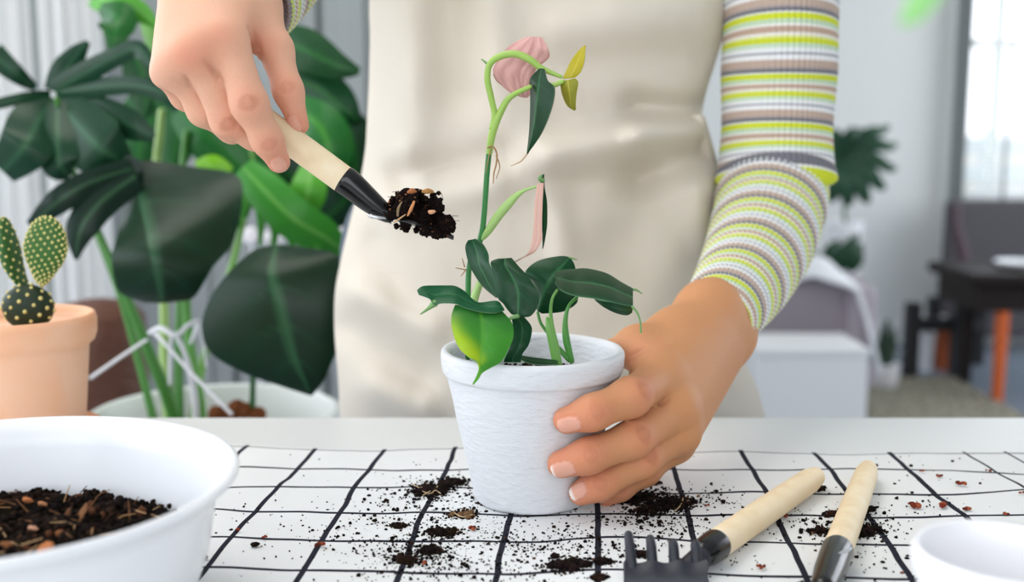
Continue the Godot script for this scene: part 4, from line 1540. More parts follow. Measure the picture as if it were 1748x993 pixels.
func plant() -> void:
	var c := P(909, 594, 0.54)
	var root := thing("heartleaf_plant", "young climbing heart-leaf houseplant with a tall bent stem rooted in the white pot", "plant", Vector3(c.x, c.y - 0.012, c.z))
	var dg := hexc("#0f3821")
	var dg2 := hexc("#124026")
	var lt := hexc("#3f7a4b")
	var un := hexc("#7da07c")
	var pink := hexc("#d9a8a2")
	var pinkd := hexc("#a86f6e")
	# pink underside at the top
	leaf(root, [
		[898, 64, .548, 912, 63, .546, 925, 64, .545], [871, 78, .55, 908, 80, .545, 936, 84, .543], [851, 102, .551, 900, 101, .545, 936, 99, .545],
		[842, 122, .552, 888, 122, .545, 915, 118, .545], [854, 143, .552, 888, 143, .546, 908, 143, .546], [873, 158, .55, 892, 159, .547, 906, 158, .547], [890, 165, .55, 896, 166, .549, 900, 166, .549]],
		pink, dg, pinkd, 0.3, 0.3, func(u: float, w: float) -> Color:
			return pink.lerp(pinkd, 0.5 * smoothstep(0.35, 0.0, absf(fposmod(u * 4.0 + w * 1.6, 1.0) - 0.5))), "pink underside of a curled leaf")
	# dark folded leaf hanging beside it
	leaf(root, [
		[921, 117, .535, 925, 117, .534, 930, 118, .533], [906, 134, .54, 921, 138, .533, 935, 137, .53], [906, 151, .541, 919, 152, .532, 947, 151, .527],
		[906, 185, .541, 915, 186, .532, 942, 185, .526], [904, 227, .541, 909, 228, .534, 925, 227, .53], [900, 262, .54, 900.5, 262, .539, 901, 262, .539]],
		dg, pink, lt, 0.1, 0.25)
	# olive young leaves
	var ol := hexc("#a89c1d")
	var ol2 := hexc("#87882a")
	leaf(root, [[961, 134, .535, 972, 134, .533, 982, 132, .532], [968, 119, .535, 980, 121, .532, 992, 122, .531], [976, 103, .535, 987, 104, .533, 998, 102, .531], [987, 88, .535, 993, 88, .534, 999, 89, .533], [998, 78, .535, 999, 78, .535, 1000, 79, .535]],
		ol, ol2, hexc("#c9b95a"), 0.15, 0.0, null, "yellow olive young leaf")
	leaf(root, [[957, 138, .534, 970, 137, .531, 981, 134, .53], [958, 150, .534, 971, 148, .53, 987, 140, .529], [961, 163, .534, 973, 163, .53, 984, 160, .53], [969, 180, .534, 975, 180, .532, 983, 175, .531], [981, 188, .534, 981.5, 188.4, .534, 982.5, 187, .533]],
		ol2, ol, hexc("#b9b04a"), 0.15, 0.0, null, "olive young leaf")
	# narrow folded leaf, pink outside
	leaf(root, [[917, 314, .535, 928, 312, .535], [913, 346, .535, 926, 347, .535], [911, 384, .535, 925, 385, .535], [908, 412, .535, 925, 408, .535], [902, 430, .535, 914, 428, .535], [890, 441, .537, 897, 437, .537], [879, 447, .54, 881, 446, .54]],
		hexc("#e0b3a4"), dg, hexc("#efcdc0"), 0.25, 0.2, null, "narrow pink folded leaf")
	leaf(root, [[926, 298, .538, 929, 297, .538], [925, 320, .538, 930, 320, .537], [926, 346, .538, 934, 346, .537], [926, 384, .538, 934, 384, .537], [926, 406, .538, 931, 403, .538], [926, 424, .539, 927, 424, .539]],
		dg, pink, lt, 0.2)
	# big upright pair of halves
	leaf(root, [[800, 410, .531, 812, 408, .53], [795, 420, .531, 825, 417, .527], [797, 435, .531, 833.5, 433, .523], [802, 452, .53, 835, 449, .52], [811, 469, .528, 842, 464, .517], [822, 485, .526, 847, 480, .515], [833, 496, .523, 849, 493, .514], [847, 507, .518, 850, 508, .514]],
		dg2, un, lt, 0.3, 0.12)
	leaf(root, [[851, 442, .52, 873, 441, .522], [838, 448, .519, 886, 456, .517], [843, 465, .517, 901, 472, .512], [847, 480, .515, 913, 488, .509], [849, 493, .514, 920, 501, .508], [851, 509, .513, 919, 520, .508], [859, 517, .512, 910, 535, .508], [866, 527, .511, 902, 540, .508], [874, 536, .51, 886, 539, .509]],
		dg, un, lt, 0.4, 0.12)
	# behind, to the right
	leaf(root, [[914, 522, .548, 918.5, 531, .545, 925, 534, .548], [920, 501, .55, 924, 512, .544, 948, 533, .548], [910, 480, .55, 930, 493, .543, 964, 530, .548], [897, 465, .55, 938, 480, .543, 981, 520, .547], [918, 446, .551, 949, 465, .544, 986, 507, .547], [954, 438, .552, 964, 449, .548, 982, 459, .549], [970, 439, .552, 972, 440, .551, 974, 441, .551]],
		dg2, un, lt, 0.2, 0.1)
	# right, arching over the rim
	leaf(root, [[948, 465, .53, 948, 483, .52], [964, 461, .532, 956, 494, .512], [980, 460, .534, 980, 504, .508], [1002, 459, .534, 1015, 509, .505], [1035, 467, .532, 1044, 515, .504], [1060, 482, .53, 1064, 520, .505], [1080, 493, .527, 1080, 523, .507]],
		dg, un, lt, 0.35, 0.3)
	leaf(root, [[1015, 509, .505, 1017, 512, .508], [1028, 513, .5045, 1031, 523, .511], [1044, 515, .504, 1051, 533, .513], [1064, 520, .505, 1070, 537, .513], [1080, 523, .507, 1079, 532, .511]],
		dg2, un, lt, 0.1, 0.1)
	# left
	leaf(root, [[712, 496, .507, 715, 503, .505], [722, 489, .509, 733, 510, .503], [744, 488, .511, 741, 520, .501], [760, 488, .512, 754, 517, .501], [777, 489, .512, 777, 518, .50], [793, 498, .512, 791, 524, .50], [804, 509, .51, 815, 531, .50], [818, 517, .509, 838, 534, .50], [847, 514, .509, 851, 533, .502], [856, 522, .509, 861, 529, .505]],
		hexc("#1a5434"), un, lt, 0.3, 0.15)
	# lime one in front
	var lime := hexc("#a9c420")
	var mid := hexc("#3f8a2c")
	var deep := hexc("#2c6a2c")
	leaf(root, [[777, 521, .503, 856, 531, .507], [771, 538, .498, 873, 551, .502], [771, 557, .493, 876, 573, .498], [777, 580, .488, 870, 591, .493], [786, 597, .486, 856, 616, .489], [800, 609, .484, 838, 627, .486], [813, 617, .483, 827, 633, .484], [818, 627, .483, 821, 638, .483], [814, 641, .483, 817, 646, .483], [807, 655, .484, 808, 656, .484]],
		mid, un, hexc("#5da23c"), 0.45, 0.15, func(u: float, w: float) -> Color:
			var k := smoothstep(0.55, 0.1, u + 0.25 * sin(w * 9.0)) * smoothstep(0.05, 0.25, w) * smoothstep(0.95, 0.6, w)
			var q := mid.lerp(deep, smoothstep(0.3, 0.0, w))
			q = q.lerp(hexc("#5fa52f"), 0.6 * smoothstep(0.5, 0.9, w))
			return q.lerp(lime, 0.85 * k), "lime and green heart leaf hanging over the rim")
	leaf(root, [[873, 541, .52, 894, 541, .522], [875, 554, .518, 906, 556, .52], [875, 573, .515, 907, 569, .518], [870, 593, .512, 902, 588, .515], [862, 610, .512, 891, 604, .514], [860, 617, .514, 889, 618, .514]],
		dg2, un, lt, 0.3, 0.1)
	leaf(root, [[888, 607, .52, 890, 614, .516], [905, 610, .522, 905, 620, .516], [930, 613, .523, 930, 622, .517], [952, 616, .524, 952, 621, .519]], dg, un, lt, 0.1)
	# stems, stalks, tips and roots: [name, colour, curves]
	var lime2 := hexc("#a7c766")
	var stalks := [
		["stem", "#2f7a3a", [[[799, 610, .545, 5], [799, 498, .545, 5], [803, 445, .545, 5], [820, 408, .543, 5.5], [826, 370, .543, 5], [831, 300, .543, 5], [835, 258, .543, 5]]]],
		["stem", "#9dc05a", [[[835, 262, .543, 5.5], [841, 225, .542, 7], [856, 188, .541, 6], [872, 165, .540, 5], [905, 148, .537, 4]], [[840, 220, .542, 6], [844, 195, .542, 5.5], [838, 165, .541, 5.5], [832, 135, .54, 5.5], [836, 110, .539, 5.5], [854, 96, .538, 6], [880, 92, .537, 6], [905, 102, .536, 6], [925, 117, .536, 5], [958, 131, .535, 3]], [[934, 144, .533, 3], [946, 145, .533, 4.5], [960, 139, .532, 4]]]],
		["petiole", "#a5c876", [[[818, 412, .543, 3], [832, 396, .542, 6.5], [850, 369, .541, 8], [868, 348, .54, 7.5], [884, 332, .539, 5], [900, 323, .538, 2.5], [918, 318, .536, 2.2]], [[821, 480, .543, 6], [810, 509, .542, 7.5], [805, 545, .541, 7], [803, 600, .541, 6]]]],
		["petiole", "#6ea24e", [[[951, 495, .525, 2.5], [943, 509, .524, 2.6], [940, 531, .525, 3], [943, 560, .525, 4], [949, 588, .525, 5], [954, 622, .525, 6]], [[934, 543, .527, 3], [938, 560, .526, 7], [945, 590, .526, 8.5], [951, 622, .526, 8]]]],
		["petiole", "#4f8f3f", [[[985, 507, .535, 3], [971, 522, .533, 3], [965, 548, .532, 4.5], [967, 580, .532, 6.5], [976, 616, .532, 5]], [[918, 533, .545, 2.5], [923, 551, .543, 2.8], [934, 567, .541, 2.8], [950, 590, .539, 4], [972, 614, .535, 5]]]],
		["leaf_tip", "#6f9a5a", [[[1079, 494, .527, 2.5], [1087, 495, .527, 1.8], [1096, 501, .527, 0.9]], [[1079, 523, .507, 2.5], [1088, 534, .507, 2], [1093, 549, .507, 1.6], [1094, 567, .507, 2]], [[972, 440, .551, 2], [985, 443, .551, 0.8]], [[884, 539, .509, 4], [868, 545, .508, 2.5], [856, 558, .507, 1]], [[742, 517, .503, 7], [733, 525, .502, 3.5], [718, 536, .501, 1]], [[822, 101, .54, 1], [833, 110, .539, 2.5]], [[926, 308, .538, 5], [922, 304, .537, 4], [925, 299, .537, 1.5]]]],
		["leaf_tip", "#c9b094", [[[900, 262, .54, 1.8], [889, 275, .54, 1.5], [872, 283, .54, 0.8]]]],
		["aerial_root", "#9a7448", [[[832, 252, .54, 1], [841, 250, .539, 1.5], [848, 262, .538, 1.5], [847, 280, .538, 1.4], [843, 296, .538, 1.1], [842, 313, .538, 0.7]], [[847, 266, .538, 1.2], [853, 284, .538, 1.0], [847, 305, .538, 0.6]], [[838, 254, .539, 1], [834, 270, .538, 1], [829, 296, .538, 0.5]], [[778, 457, .543, 0.7], [793, 460, .544, 1.1], [799, 461, .545, 1.4]], [[789, 441, .543, 0.6], [793, 455, .544, 1.2]], [[787, 471, .543, 0.6], [794, 462, .544, 1.0]], [[842, 127, .54, 0.7], [848, 138, .54, 0.8], [856, 144, .541, 0.6]]]],
	]
	for st in stalks:
		for line in st[2]:
			var s := Surf.new()
			s.col = hexc(st[1])
			pix_tube(s, line, 7, 10)
			obj(st[0], s, M.stem, root)

# ---------------------------------------------------------------- the person
func sleeve_texture() -> ImageTexture:
	# one repeat of the knitted stripes, along v
	var seq := [["#777880", 7], ["#e8e9e6", 3], ["#d3dd3a", 11], ["#c4dcbf", 8], ["#efeeea", 4], ["#c3a896", 10], ["#ece9e2", 5], ["#dfe48a", 4], ["#d3dd3a", 8], ["#c9e0c6", 7], ["#eceef0", 8], ["#a4a7b0", 4], ["#eeeef0", 9], ["#c3ad9f", 12], ["#b3a49f", 5]]
	var total := 0
	for q in seq:
		total += q[1]
	var im := Image.create(64, total * 4, false, Image.FORMAT_RGB8)
	var y := 0
	var rng := RandomNumberGenerator.new()
	rng.seed = 2
	for q in seq:
		for k in q[1] * 4:
			for x in 64:
				var c := Color(q[0])
				var f := 1.0 - 0.05 * rng.randf()
				im.set_pixel(x, y, Color(c.r * f, c.g * f, c.b * f))
			y += 1
	return ImageTexture.create_from_image(im)

func ribbed(s: Surf, path: Array, per: int, ribs: int, period: float, up: Vector3, bumps = null) -> void:
	var r := pix_curve(path, per)
	var pts: Array = r[0]
	var rad: Array = r[1]
	var sides := ribs * 4
	var v0 := s.v.size()
	var i0 := s.i.size()
	var m := pts.size()
	var run := 0.0
	var side := Vector3.ZERO
	for k in m:
		var dir: Vector3 = (pts[mini(k + 1, m - 1)] - pts[maxi(k - 1, 0)]).normalized()
		side = dir.cross(up).normalized() if side == Vector3.ZERO else (side - dir * side.dot(dir)).normalized()
		var oth := dir.cross(side)
		if k > 0:
			run += (pts[k] - pts[k - 1]).length()
		for a in sides + 1:
			var an := TAU * a / sides
			var q: float = rad[k] * (1.0 + 0.017 * cos(an * ribs))
			if bumps != null:
				q += bumps.call(an, run)
			s.add(pts[k] + (side * cos(an) + oth * sin(an)) * q, Vector2(float(a) / sides, run / period))
	for k in m - 1:
		for a in sides:
			s.quad(v0 + k * (sides + 1) + a, v0 + k * (sides + 1) + a + 1, v0 + (k + 1) * (sides + 1) + a + 1, v0 + (k + 1) * (sides + 1) + a)
	# the inside of both ends
	for e in [[0, 1.0], [m - 1, -1.0]]:
		var dir: Vector3 = (pts[1] - pts[0]).normalized() if e[0] == 0 else (pts[m - 1] - pts[m - 2]).normalized()
		var c: Vector3 = pts[e[0]]
		var base: int = v0 + e[0] * (sides + 1)
		var vv := s.v.size()
		for ring in 2:
			for a in sides + 1:
				var p: Vector3 = s.v[base + a]
				s.add(c + (p - c) * (0.94 if ring == 0 else 0.9) + dir * e[1] * (0.0 if ring == 0 else 0.012), s.t[base + a])
		var mid := s.add(c + dir * e[1] * 0.014)
		for a in sides:
			var q := [base + a, base + a + 1, vv + a + 1, vv + a, vv + sides + 1 + a + 1, vv + sides + 1 + a]
			if e[0] == 0:
				s.quad(q[0], q[3], q[2], q[1])
				s.quad(q[3], q[5], q[4], q[2])
				s.i.append_array(PackedInt32Array([q[5], mid, q[4]]))
			else:
				s.quad(q[0], q[1], q[2], q[3])
				s.quad(q[3], q[2], q[4], q[5])
				s.i.append_array(PackedInt32Array([q[5], q[4], mid]))
	s.finish(v0, i0)
	# the seam where the strip closes has two rows of points: give them one normal
	for k in m:
		var n0: Vector3 = (s.n[v0 + k * (sides + 1)] + s.n[v0 + k * (sides + 1) + sides]).normalized()
		s.n[v0 + k * (sides + 1)] = n0
		s.n[v0 + k * (sides + 1) + sides] = n0

var nails := []      # [centre, axis, up, half length, half width, white tip]
var grooves := []    # [from, to, width, depth]
var rosy := []       # [place, reach, strength]
var skin_lit_tone := Color("#c88f66").srgb_to_linear()  # hand round the pot: its weaker light is put into this browner tone
var skin_rosy := Color("#d98a6f").srgb_to_linear()
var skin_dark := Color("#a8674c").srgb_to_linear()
var skin_nail := Color("#dfa792").srgb_to_linear()
var skin_white := Color("#f6ece4").srgb_to_linear()

func skin_look(p: Vector3, n: Vector3) -> Array:
	var c := skin_lit_tone
	var move := 0.0
	for r in rosy:
		var d: float = p.distance_to(r[0]) / r[1]
		if d < 2.2:
			c = c.lerp(skin_rosy, r[2] * exp(-d * d))
	for g in grooves:
		var ab: Vector3 = g[1] - g[0]
		var pa: Vector3 = p - g[0]
		var h := clampf(pa.dot(ab) / ab.length_squared(), 0.0, 1.0)
		var off: Vector3 = pa - ab * h
		var deep: float = off.dot(g[4])
		if absf(deep) > 0.005:
			continue
		var d: float = (off - g[4] * deep).length() / g[2]
		if d < 2.5:
			var f := exp(-d * d) * (1.0 - 0.6 * absf(2.0 * h - 1.0))
			move -= g[3] * f
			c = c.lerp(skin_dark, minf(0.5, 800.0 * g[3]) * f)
	for q in nails:
		var l: Vector3 = p - q[0]
		if l.length() > 0.02 or n.dot(q[2]) < 0.15:
			continue
		var a: float = l.dot(q[1]) / q[3]
		var b: float = l.dot(q[1].cross(q[2])) / q[4]
		var e := pow(absf(a), 3.0) + pow(absf(b), 3.0)
		if e < 2.0:
			var inside := smoothstep(1.12, 0.88, e)
			var ridge := exp(-pow((e - 1.2) / 0.28, 2.0))
			move += 0.00035 * inside - 0.0004 * ridge
			var nc := skin_nail.lerp(skin_white, smoothstep(q[5] - 0.12, q[5] + 0.12, a))
			c = c.lerp(nc, inside).lerp(skin_rosy, 0.5 * ridge)
	return [p + n * move, c]

# a finger through px joints [px, py, d, radius px], group g; nail turned by roll, knuckle grooves at the given joints
func finger(f: Flesh, g: int, list: Array, blend := 0.006, nail_roll := 0.0, white := 2.0, nail_on := true, lines := [1, 2]) -> void:
	f.kb[g] = blend
	var pts := []
	var rad := []
	for q in list:
		pts.append(P(q[0], q[1], q[2]))
		rad.append(q[3] * q[2] / F)
	var m := pts.size()
	for k in m - 1:
		f.bone(pts[k], pts[k + 1], rad[k], rad[k + 1], g)
	var axis: Vector3 = (pts[m - 1] - pts[m - 2]).normalized()
	var tc: Vector3 = EYE - pts[m - 1]
	var up := (tc - axis * tc.dot(axis)).normalized().rotated(axis, nail_roll)
	var r: float = rad[m - 1]
	rosy.append([pts[m - 1] + axis * r * 0.3, r * 2.3, 0.7])
	if nail_on:
		nails.append([pts[m - 1] - axis * r * 0.12 + up * r * 0.85, axis, up, r * 0.86, r * 0.62, white])
	for k in lines:
		if k >= m - 1:
			continue
		var ax: Vector3 = (pts[k + 1] - pts[k - 1]).normalized()
		var tk: Vector3 = EYE - pts[k]
		var u2 := (tk - ax * tk.dot(ax)).normalized()
		var sd := ax.cross(u2)
		var rk: float = rad[k]
		rosy.append([pts[k] + u2 * rk, rk * 1.1, 0.45])
		for e in [-0.42, -0.2, 0.0, 0.22, 0.4]:
			var mid: Vector3 = pts[k] + u2 * rk * 0.98 + ax * rk * e
			var bow: Vector3 = ax * rk * e * 0.45
			var w := 0.62 - 0.35 * absf(e)
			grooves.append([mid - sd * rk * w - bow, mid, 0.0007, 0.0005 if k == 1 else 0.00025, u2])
			grooves.append([mid, mid + sd * rk * w - bow, 0.0007, 0.0005 if k == 1 else 0.00025, u2])

func fold(x0: float, y0: float, x1: float, y1: float, d: float, width := 0.0009, depth := 0.0007) -> void:
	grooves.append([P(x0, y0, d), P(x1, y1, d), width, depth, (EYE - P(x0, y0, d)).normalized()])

func limb(f: Flesh, a: Array, b: Array, g := 0) -> void:
	f.bone(P(a[0], a[1], a[2]), P(b[0], b[1], b[2]), a[3] * a[2] / F, b[3] * b[2] / F, g)

func person() -> void:
	var root := thing("person", "person in beige apron and striped knit top, holding the white pot and a small trowel", "person", Vector3(0.02, 0, -0.87))
	var s := Surf.new()
	# right hand of the photograph, round the pot
	var h := Flesh.new()
	h.k0 = 0.014
	h.k1 = 0.005
	limb(h, [1124, 646, .545, 35], [1210, 535, .626, 44])
	limb(h, [1152, 700, .538, 35], [1218, 548, .625, 48])
	limb(h, [1160, 738, .54, 29], [1232, 566, .634, 44])
	limb(h, [1156, 762, .548, 22], [1236, 580, .637, 40])
	limb(h, [1128, 640, .55, 26], [1150, 578, .595, 36])
	limb(h, [1108, 634, .552, 22], [1088, 594, .572, 24])
	limb(h, [1150, 578, .595, 36], [1205, 540, .625, 44])
	limb(h, [1210, 535, .626, 44], [1280, 450, .712, 46])
	limb(h, [1236, 572, .636, 42], [1286, 462, .715, 46])
	finger(h, 1, [[1124, 646, .545, 36], [1076, 678, .507, 33.5], [1011, 704, .4965, 30], [967, 717, .497, 24]], 0.008, -0.45)
	finger(h, 2, [[1152, 700, .538, 35], [1080, 750, .507, 32], [1004, 778, .499, 30], [958, 792, .5005, 25]], 0.008, -0.5, 0.75)
	finger(h, 3, [[1160, 738, .54, 30], [1096, 786, .516, 29], [1022, 826, .508, 27.5], [992, 841, .510, 22.5]], 0.008, 0.25, 0.55)
	finger(h, 4, [[1156, 762, .548, 22], [1104, 806, .532, 21], [1060, 834, .527, 19], [1034, 850, .529, 15.5]], 0.007, 0.4, 0.4)
	finger(h, 5, [[1150, 576, .595, 36], [1086, 590, .574, 29], [1030, 610, .588, 25], [982, 620, .594, 21]], 0.012, 3.0, 2.0, false, [])
	rosy.append([P(1128, 642, .51), 0.012, 0.3])
	rosy.append([P(1085, 612, .555), 0.010, 0.4])
	fold(1080, 616, 1110, 598, .552)
	fold(1076, 606, 1098, 592, .556)
	fold(1112, 700, 1140, 680, .527, 0.0012, 0.0010)
	fold(1120, 748, 1150, 728, .532, 0.0011, 0.0009)
	fold(1140, 782, 1160, 768, .538, 0.0010, 0.0008)
	h.nets(0.00105)
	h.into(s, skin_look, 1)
	# left hand of the photograph, holding the trowel
	nails.clear()
	grooves.clear()
	rosy.clear()
	skin_lit_tone = Color("#e0ad92").srgb_to_linear()  # trowel hand: paler, its stronger light put into the skin colour
	var a := Flesh.new()
	a.k0 = 0.013
	a.k1 = 0.005
	limb(a, [388, 66, .508, 33], [402, -34, .556, 42])
	limb(a, [338, 84, .502, 33], [372, -34, .55, 42])
	limb(a, [301, 104, .506, 30], [340, -32, .547, 42])
	limb(a, [286, 124, .515, 25], [325, -28, .547, 40])
	limb(a, [402, -34, .556, 42], [428, -10, .64, 50])
	limb(a, [330, -30, .547, 42], [420, -20, .64, 50])
	limb(a, [418, 5, .548, 36], [404, 58, .525, 24])
	limb(a, [402, -30, .556, 40], [428, 10, .55, 36])
	finger(a, 1, [[390, 70, .508, 31], [426, 178, .503, 29.5], [456, 239, .509, 24.5], [476, 276, .515, 19.5]], 0.007, 0.15, 0.9)
	finger(a, 2, [[336, 88, .505, 29], [388, 207, .513, 26], [434, 232, .521, 22], [462, 240, .538, 18]], 0.007, 0.0, 2.0, false, [1])
	finger(a, 3, [[299, 106, .510, 26], [346, 190, .521, 23], [395, 222, .534, 20], [430, 226, .548, 17]], 0.006, 0.0, 2.0, false, [])
	finger(a, 4, [[283, 126, .519, 23], [314, 166, .531, 19], [352, 195, .546, 16], [386, 206, .558, 15]], 0.005, 0.0, 2.0, false, [])
	finger(a, 5, [[428, 8, .55, 36], [470, 84, .537, 28], [492, 155, .531, 23.5], [510, 213, .532, 17.5]], 0.012, 0.5, 0.9, true, [2])
	rosy.append([P(372, 50, .49), 0.009, 0.7])
	rosy.append([P(312, 98, .49), 0.010, 0.6])
	rosy.append([P(355, 102, .49), 0.008, 0.4])
	rosy.append([P(440, 70, .52), 0.010, 0.7])
	for q in [[412, 50, 432, 110], [424, 45, 440, 118], [434, 52, 446, 120], [441, 60, 449, 108], [406, 46, 416, 70]]:
		for d in [.512, .522, .532, .542, .552]:
			fold(q[0], q[1], q[2], q[3], d, 0.0010, 0.0013)
	fold(350, 104, 378, 140, .498, 0.0014, 0.0010)
	fold(310, 118, 330, 158, .503, 0.0012, 0.0007)
	a.nets(0.00105)
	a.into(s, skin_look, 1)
	# the rest of the body, mostly under the clothes
	var b := Flesh.new()
	b.k0 = 0.05
	var sr := Vector3(-0.14, 1.24, -0.88)
	var sl := Vector3(0.175, 1.24, -0.88)
	var er := P(562, -200, 0.775)
	var el := P(1322, 318, 0.785)
	b.bone(Vector3(0.018, 1.40, -0.87), Vector3(0.018, 1.30, -0.87), 0.045, 0.05)
	b.bone(Vector3(-0.08, 1.24, -0.87), Vector3(0.115, 1.24, -0.87), 0.06, 0.06)
	b.bone(Vector3(0.018, 1.22, -0.87), Vector3(0.018, 0.98, -0.87), 0.085, 0.07)
	b.bone(Vector3(0.018, 0.98, -0.87), Vector3(0.018, 0.80, -0.88), 0.07, 0.085)
	b.kb[1] = 0.03
	b.kb[2] = 0.03
	b.k1 = 0.01
	b.bone(sr, er, 0.036, 0.026, 1)
	b.bone(er, P(452, -24, 0.645), 0.026, 0.020, 1)
	b.bone(P(452, -24, 0.645), P(427, 4, 0.612), 0.020, 0.018, 1)
	b.bone(sl, P(1324, 250, 0.80), 0.036, 0.028, 2)
	b.bone(P(1324, 250, 0.80), el, 0.028, 0.027, 2)
	b.bone(el, P(1296, 420, 0.72), 0.027, 0.021, 2)
	b.bone(P(1296, 420, 0.72), P(1232, 540, 0.635), 0.021, 0.017, 2)
	for x in [-0.055, 0.092]:
		b.bone(Vector3(x, 0.80, -0.88), Vector3(x, 0.45, -0.87), 0.075, 0.05)
		b.bone(Vector3(x, 0.45, -0.87), Vector3(x, 0.07, -0.90), 0.046, 0.03)
		b.bone(Vector3(x, 0.045, -0.89), Vector3(x, 0.03, -0.78), 0.03, 0.022)
	b.nets(0.009)
	nails.clear()
	grooves.clear()
	rosy.clear()
	b.into(s, skin_look, 2)
	var hd := Flesh.new()
	hd.k0 = 0.02
	hd.bone(Vector3(0.018, 1.53, -0.88), Vector3(0.018, 1.50, -0.87), 0.078, 0.074)
	hd.bone(Vector3(0.018, 1.46, -0.83), Vector3(0.018, 1.445, -0.825), 0.05, 0.036)
	hd.bone(Vector3(0.018, 1.44, -0.87), Vector3(0.018, 1.36, -0.87), 0.047, 0.046)
	hd.bone(Vector3(0.018, 1.505, -0.797), Vector3(0.018, 1.475, -0.782), 0.008, 0.012)
	hd.bone(Vector3(0.0, 1.445, -0.785), Vector3(0.036, 1.445, -0.785), 0.006, 0.006)
	for x in [-0.062, 0.098]:
		hd.bone(Vector3(x, 1.505, -0.875), Vector3(x, 1.475, -0.872), 0.013, 0.01)
	hd.nets(0.004)
	hd.into(s, skin_look, 2)
	obj("body", s, M.skin, root)
	s = Surf.new()
	for x in [-0.012, 0.048]:
		s = Surf.new()
		s.blob(Vector3(x, 1.512, -0.803), Vector3(0.011, 0.006, 0.006), 0.0, null, 1.0, 10)
		obj("eye", s, mat("#2a1c16", 0.2), root)
	var hr := Flesh.new()
	hr.k0 = 0.03
	hr.bone(Vector3(0.018, 1.555, -0.89), Vector3(0.018, 1.53, -0.90), 0.08, 0.085)
	hr.bone(Vector3(-0.035, 1.52, -0.92), Vector3(-0.03, 1.36, -0.945), 0.045, 0.03)
	hr.bone(Vector3(0.07, 1.52, -0.92), Vector3(0.066, 1.36, -0.945), 0.045, 0.03)
	hr.bone(Vector3(0.018, 1.52, -0.93), Vector3(0.018, 1.34, -0.95), 0.05, 0.035)
	hr.nets(0.007)
	s = Surf.new()
	hr.into(s, null, 2)
	obj("hair", s, mat("#1d1613", 0.4), root)

	# striped knit top: trunk and two sleeves
	var knit := mat("#ffffff", 0.85, 0.25)
	knit.albedo_texture = sleeve_texture()
	knit.rim_enabled = true
	knit.rim = 0.3
	var top := Flesh.new()
	top.k0 = 0.05
	top.bone(Vector3(-0.08, 1.24, -0.87), Vector3(0.115, 1.24, -0.87), 0.068, 0.068)
	top.bone(Vector3(0.018, 1.22, -0.87), Vector3(0.018, 0.98, -0.87), 0.093, 0.077)
	top.bone(Vector3(0.018, 0.98, -0.87), Vector3(0.018, 0.84, -0.88), 0.077, 0.093)
	top.bone(sr, sr.lerp(er, 0.3), 0.05, 0.045)
	top.bone(sl, sl.lerp(el, 0.3), 0.05, 0.045)
	top.nets(0.009)
	s = Surf.new()
	top.into(s, null, 2)
	for k in s.v.size():
		s.t[k] = Vector2(s.v[k].x * 8.0, s.v[k].y / 0.036)
	obj("knit_top", s, knit, root)
	s = Surf.new()
	ribbed(s, [[1336, -330, .87, 92], [1334, -170, .83, 95], [1332, -60, .81, 95], [1331, 60, .80, 94], [1328, 160, .798, 92], [1325, 240, .795, 92], [1324, 285, .792, 94], [1324, 300, .79, 98], [1324, 310, .789, 98.5], [1324, 316, .789, 90]], 12, 62, 0.0365, Vector3.BACK, func(an: float, run: float) -> float:
		return 0.0006 * sin(run * 90.0 + an * 2.0))
	ribbed(s, [[1324, 298, .79, 78], [1322, 318, .787, 89], [1317, 345, .775, 91.5], [1308, 380, .757, 92], [1292, 430, .725, 88], [1266, 482, .685, 80], [1240, 520, .65, 71], [1226, 541, .632, 66], [1222, 548, .627, 62]], 12, 60, 0.0365, Vector3.BACK, func(an: float, run: float) -> float:
		return 0.0016 * exp(-pow((run - 0.030 - 0.004 * sin(an * 2.0)) / 0.006, 2.0)) * (0.5 + 0.5 * sin(an + 0.6)) - 0.0010 * exp(-pow((run - 0.045 - 0.003 * cos(an)) / 0.006, 2.0)))
	var sv := obj("sleeve", s, knit, root)
	sv.set_meta("label", "striped knit sleeve ending in a lime cuff")
	s = Surf.new()
	ribbed(s, [[424, 18, .605, 70], [428, 10, .613, 73], [450, -20, .64, 77], [490, -80, .69, 82], [545, -170, .755, 88], [590, -260, .81, 92], [585, -420, .86, 90]], 12, 60, 0.0365, Vector3.BACK)
	obj("sleeve", s, knit, root)
	# apron
	apron(root)
	# trousers and shoes below the table
	var tr := Flesh.new()
	tr.k0 = 0.04
	for x in [-0.055, 0.092]:
		tr.bone(Vector3(x, 0.84, -0.88), Vector3(x, 0.45, -0.87), 0.086, 0.06)
		tr.bone(Vector3(x, 0.45, -0.87), Vector3(x, 0.11, -0.90), 0.056, 0.045)
	tr.nets(0.01)
	s = Surf.new()
	tr.into(s, null, 2)
	obj("trousers", s, mat("#5b6470", 0.9), root)
	for x in [-0.055, 0.092]:
		var sh := Flesh.new()
		sh.bone(Vector3(x, 0.045, -0.90), Vector3(x, 0.038, -0.77), 0.042, 0.034)
		sh.nets(0.008)
		s = Surf.new()
		sh.into(s, null, 2)
		for k in s.v.size():
			s.v[k].y = maxf(s.v[k].y, 0.0)
		obj("shoe", s, mat("#e8e6e2", 0.6), root)

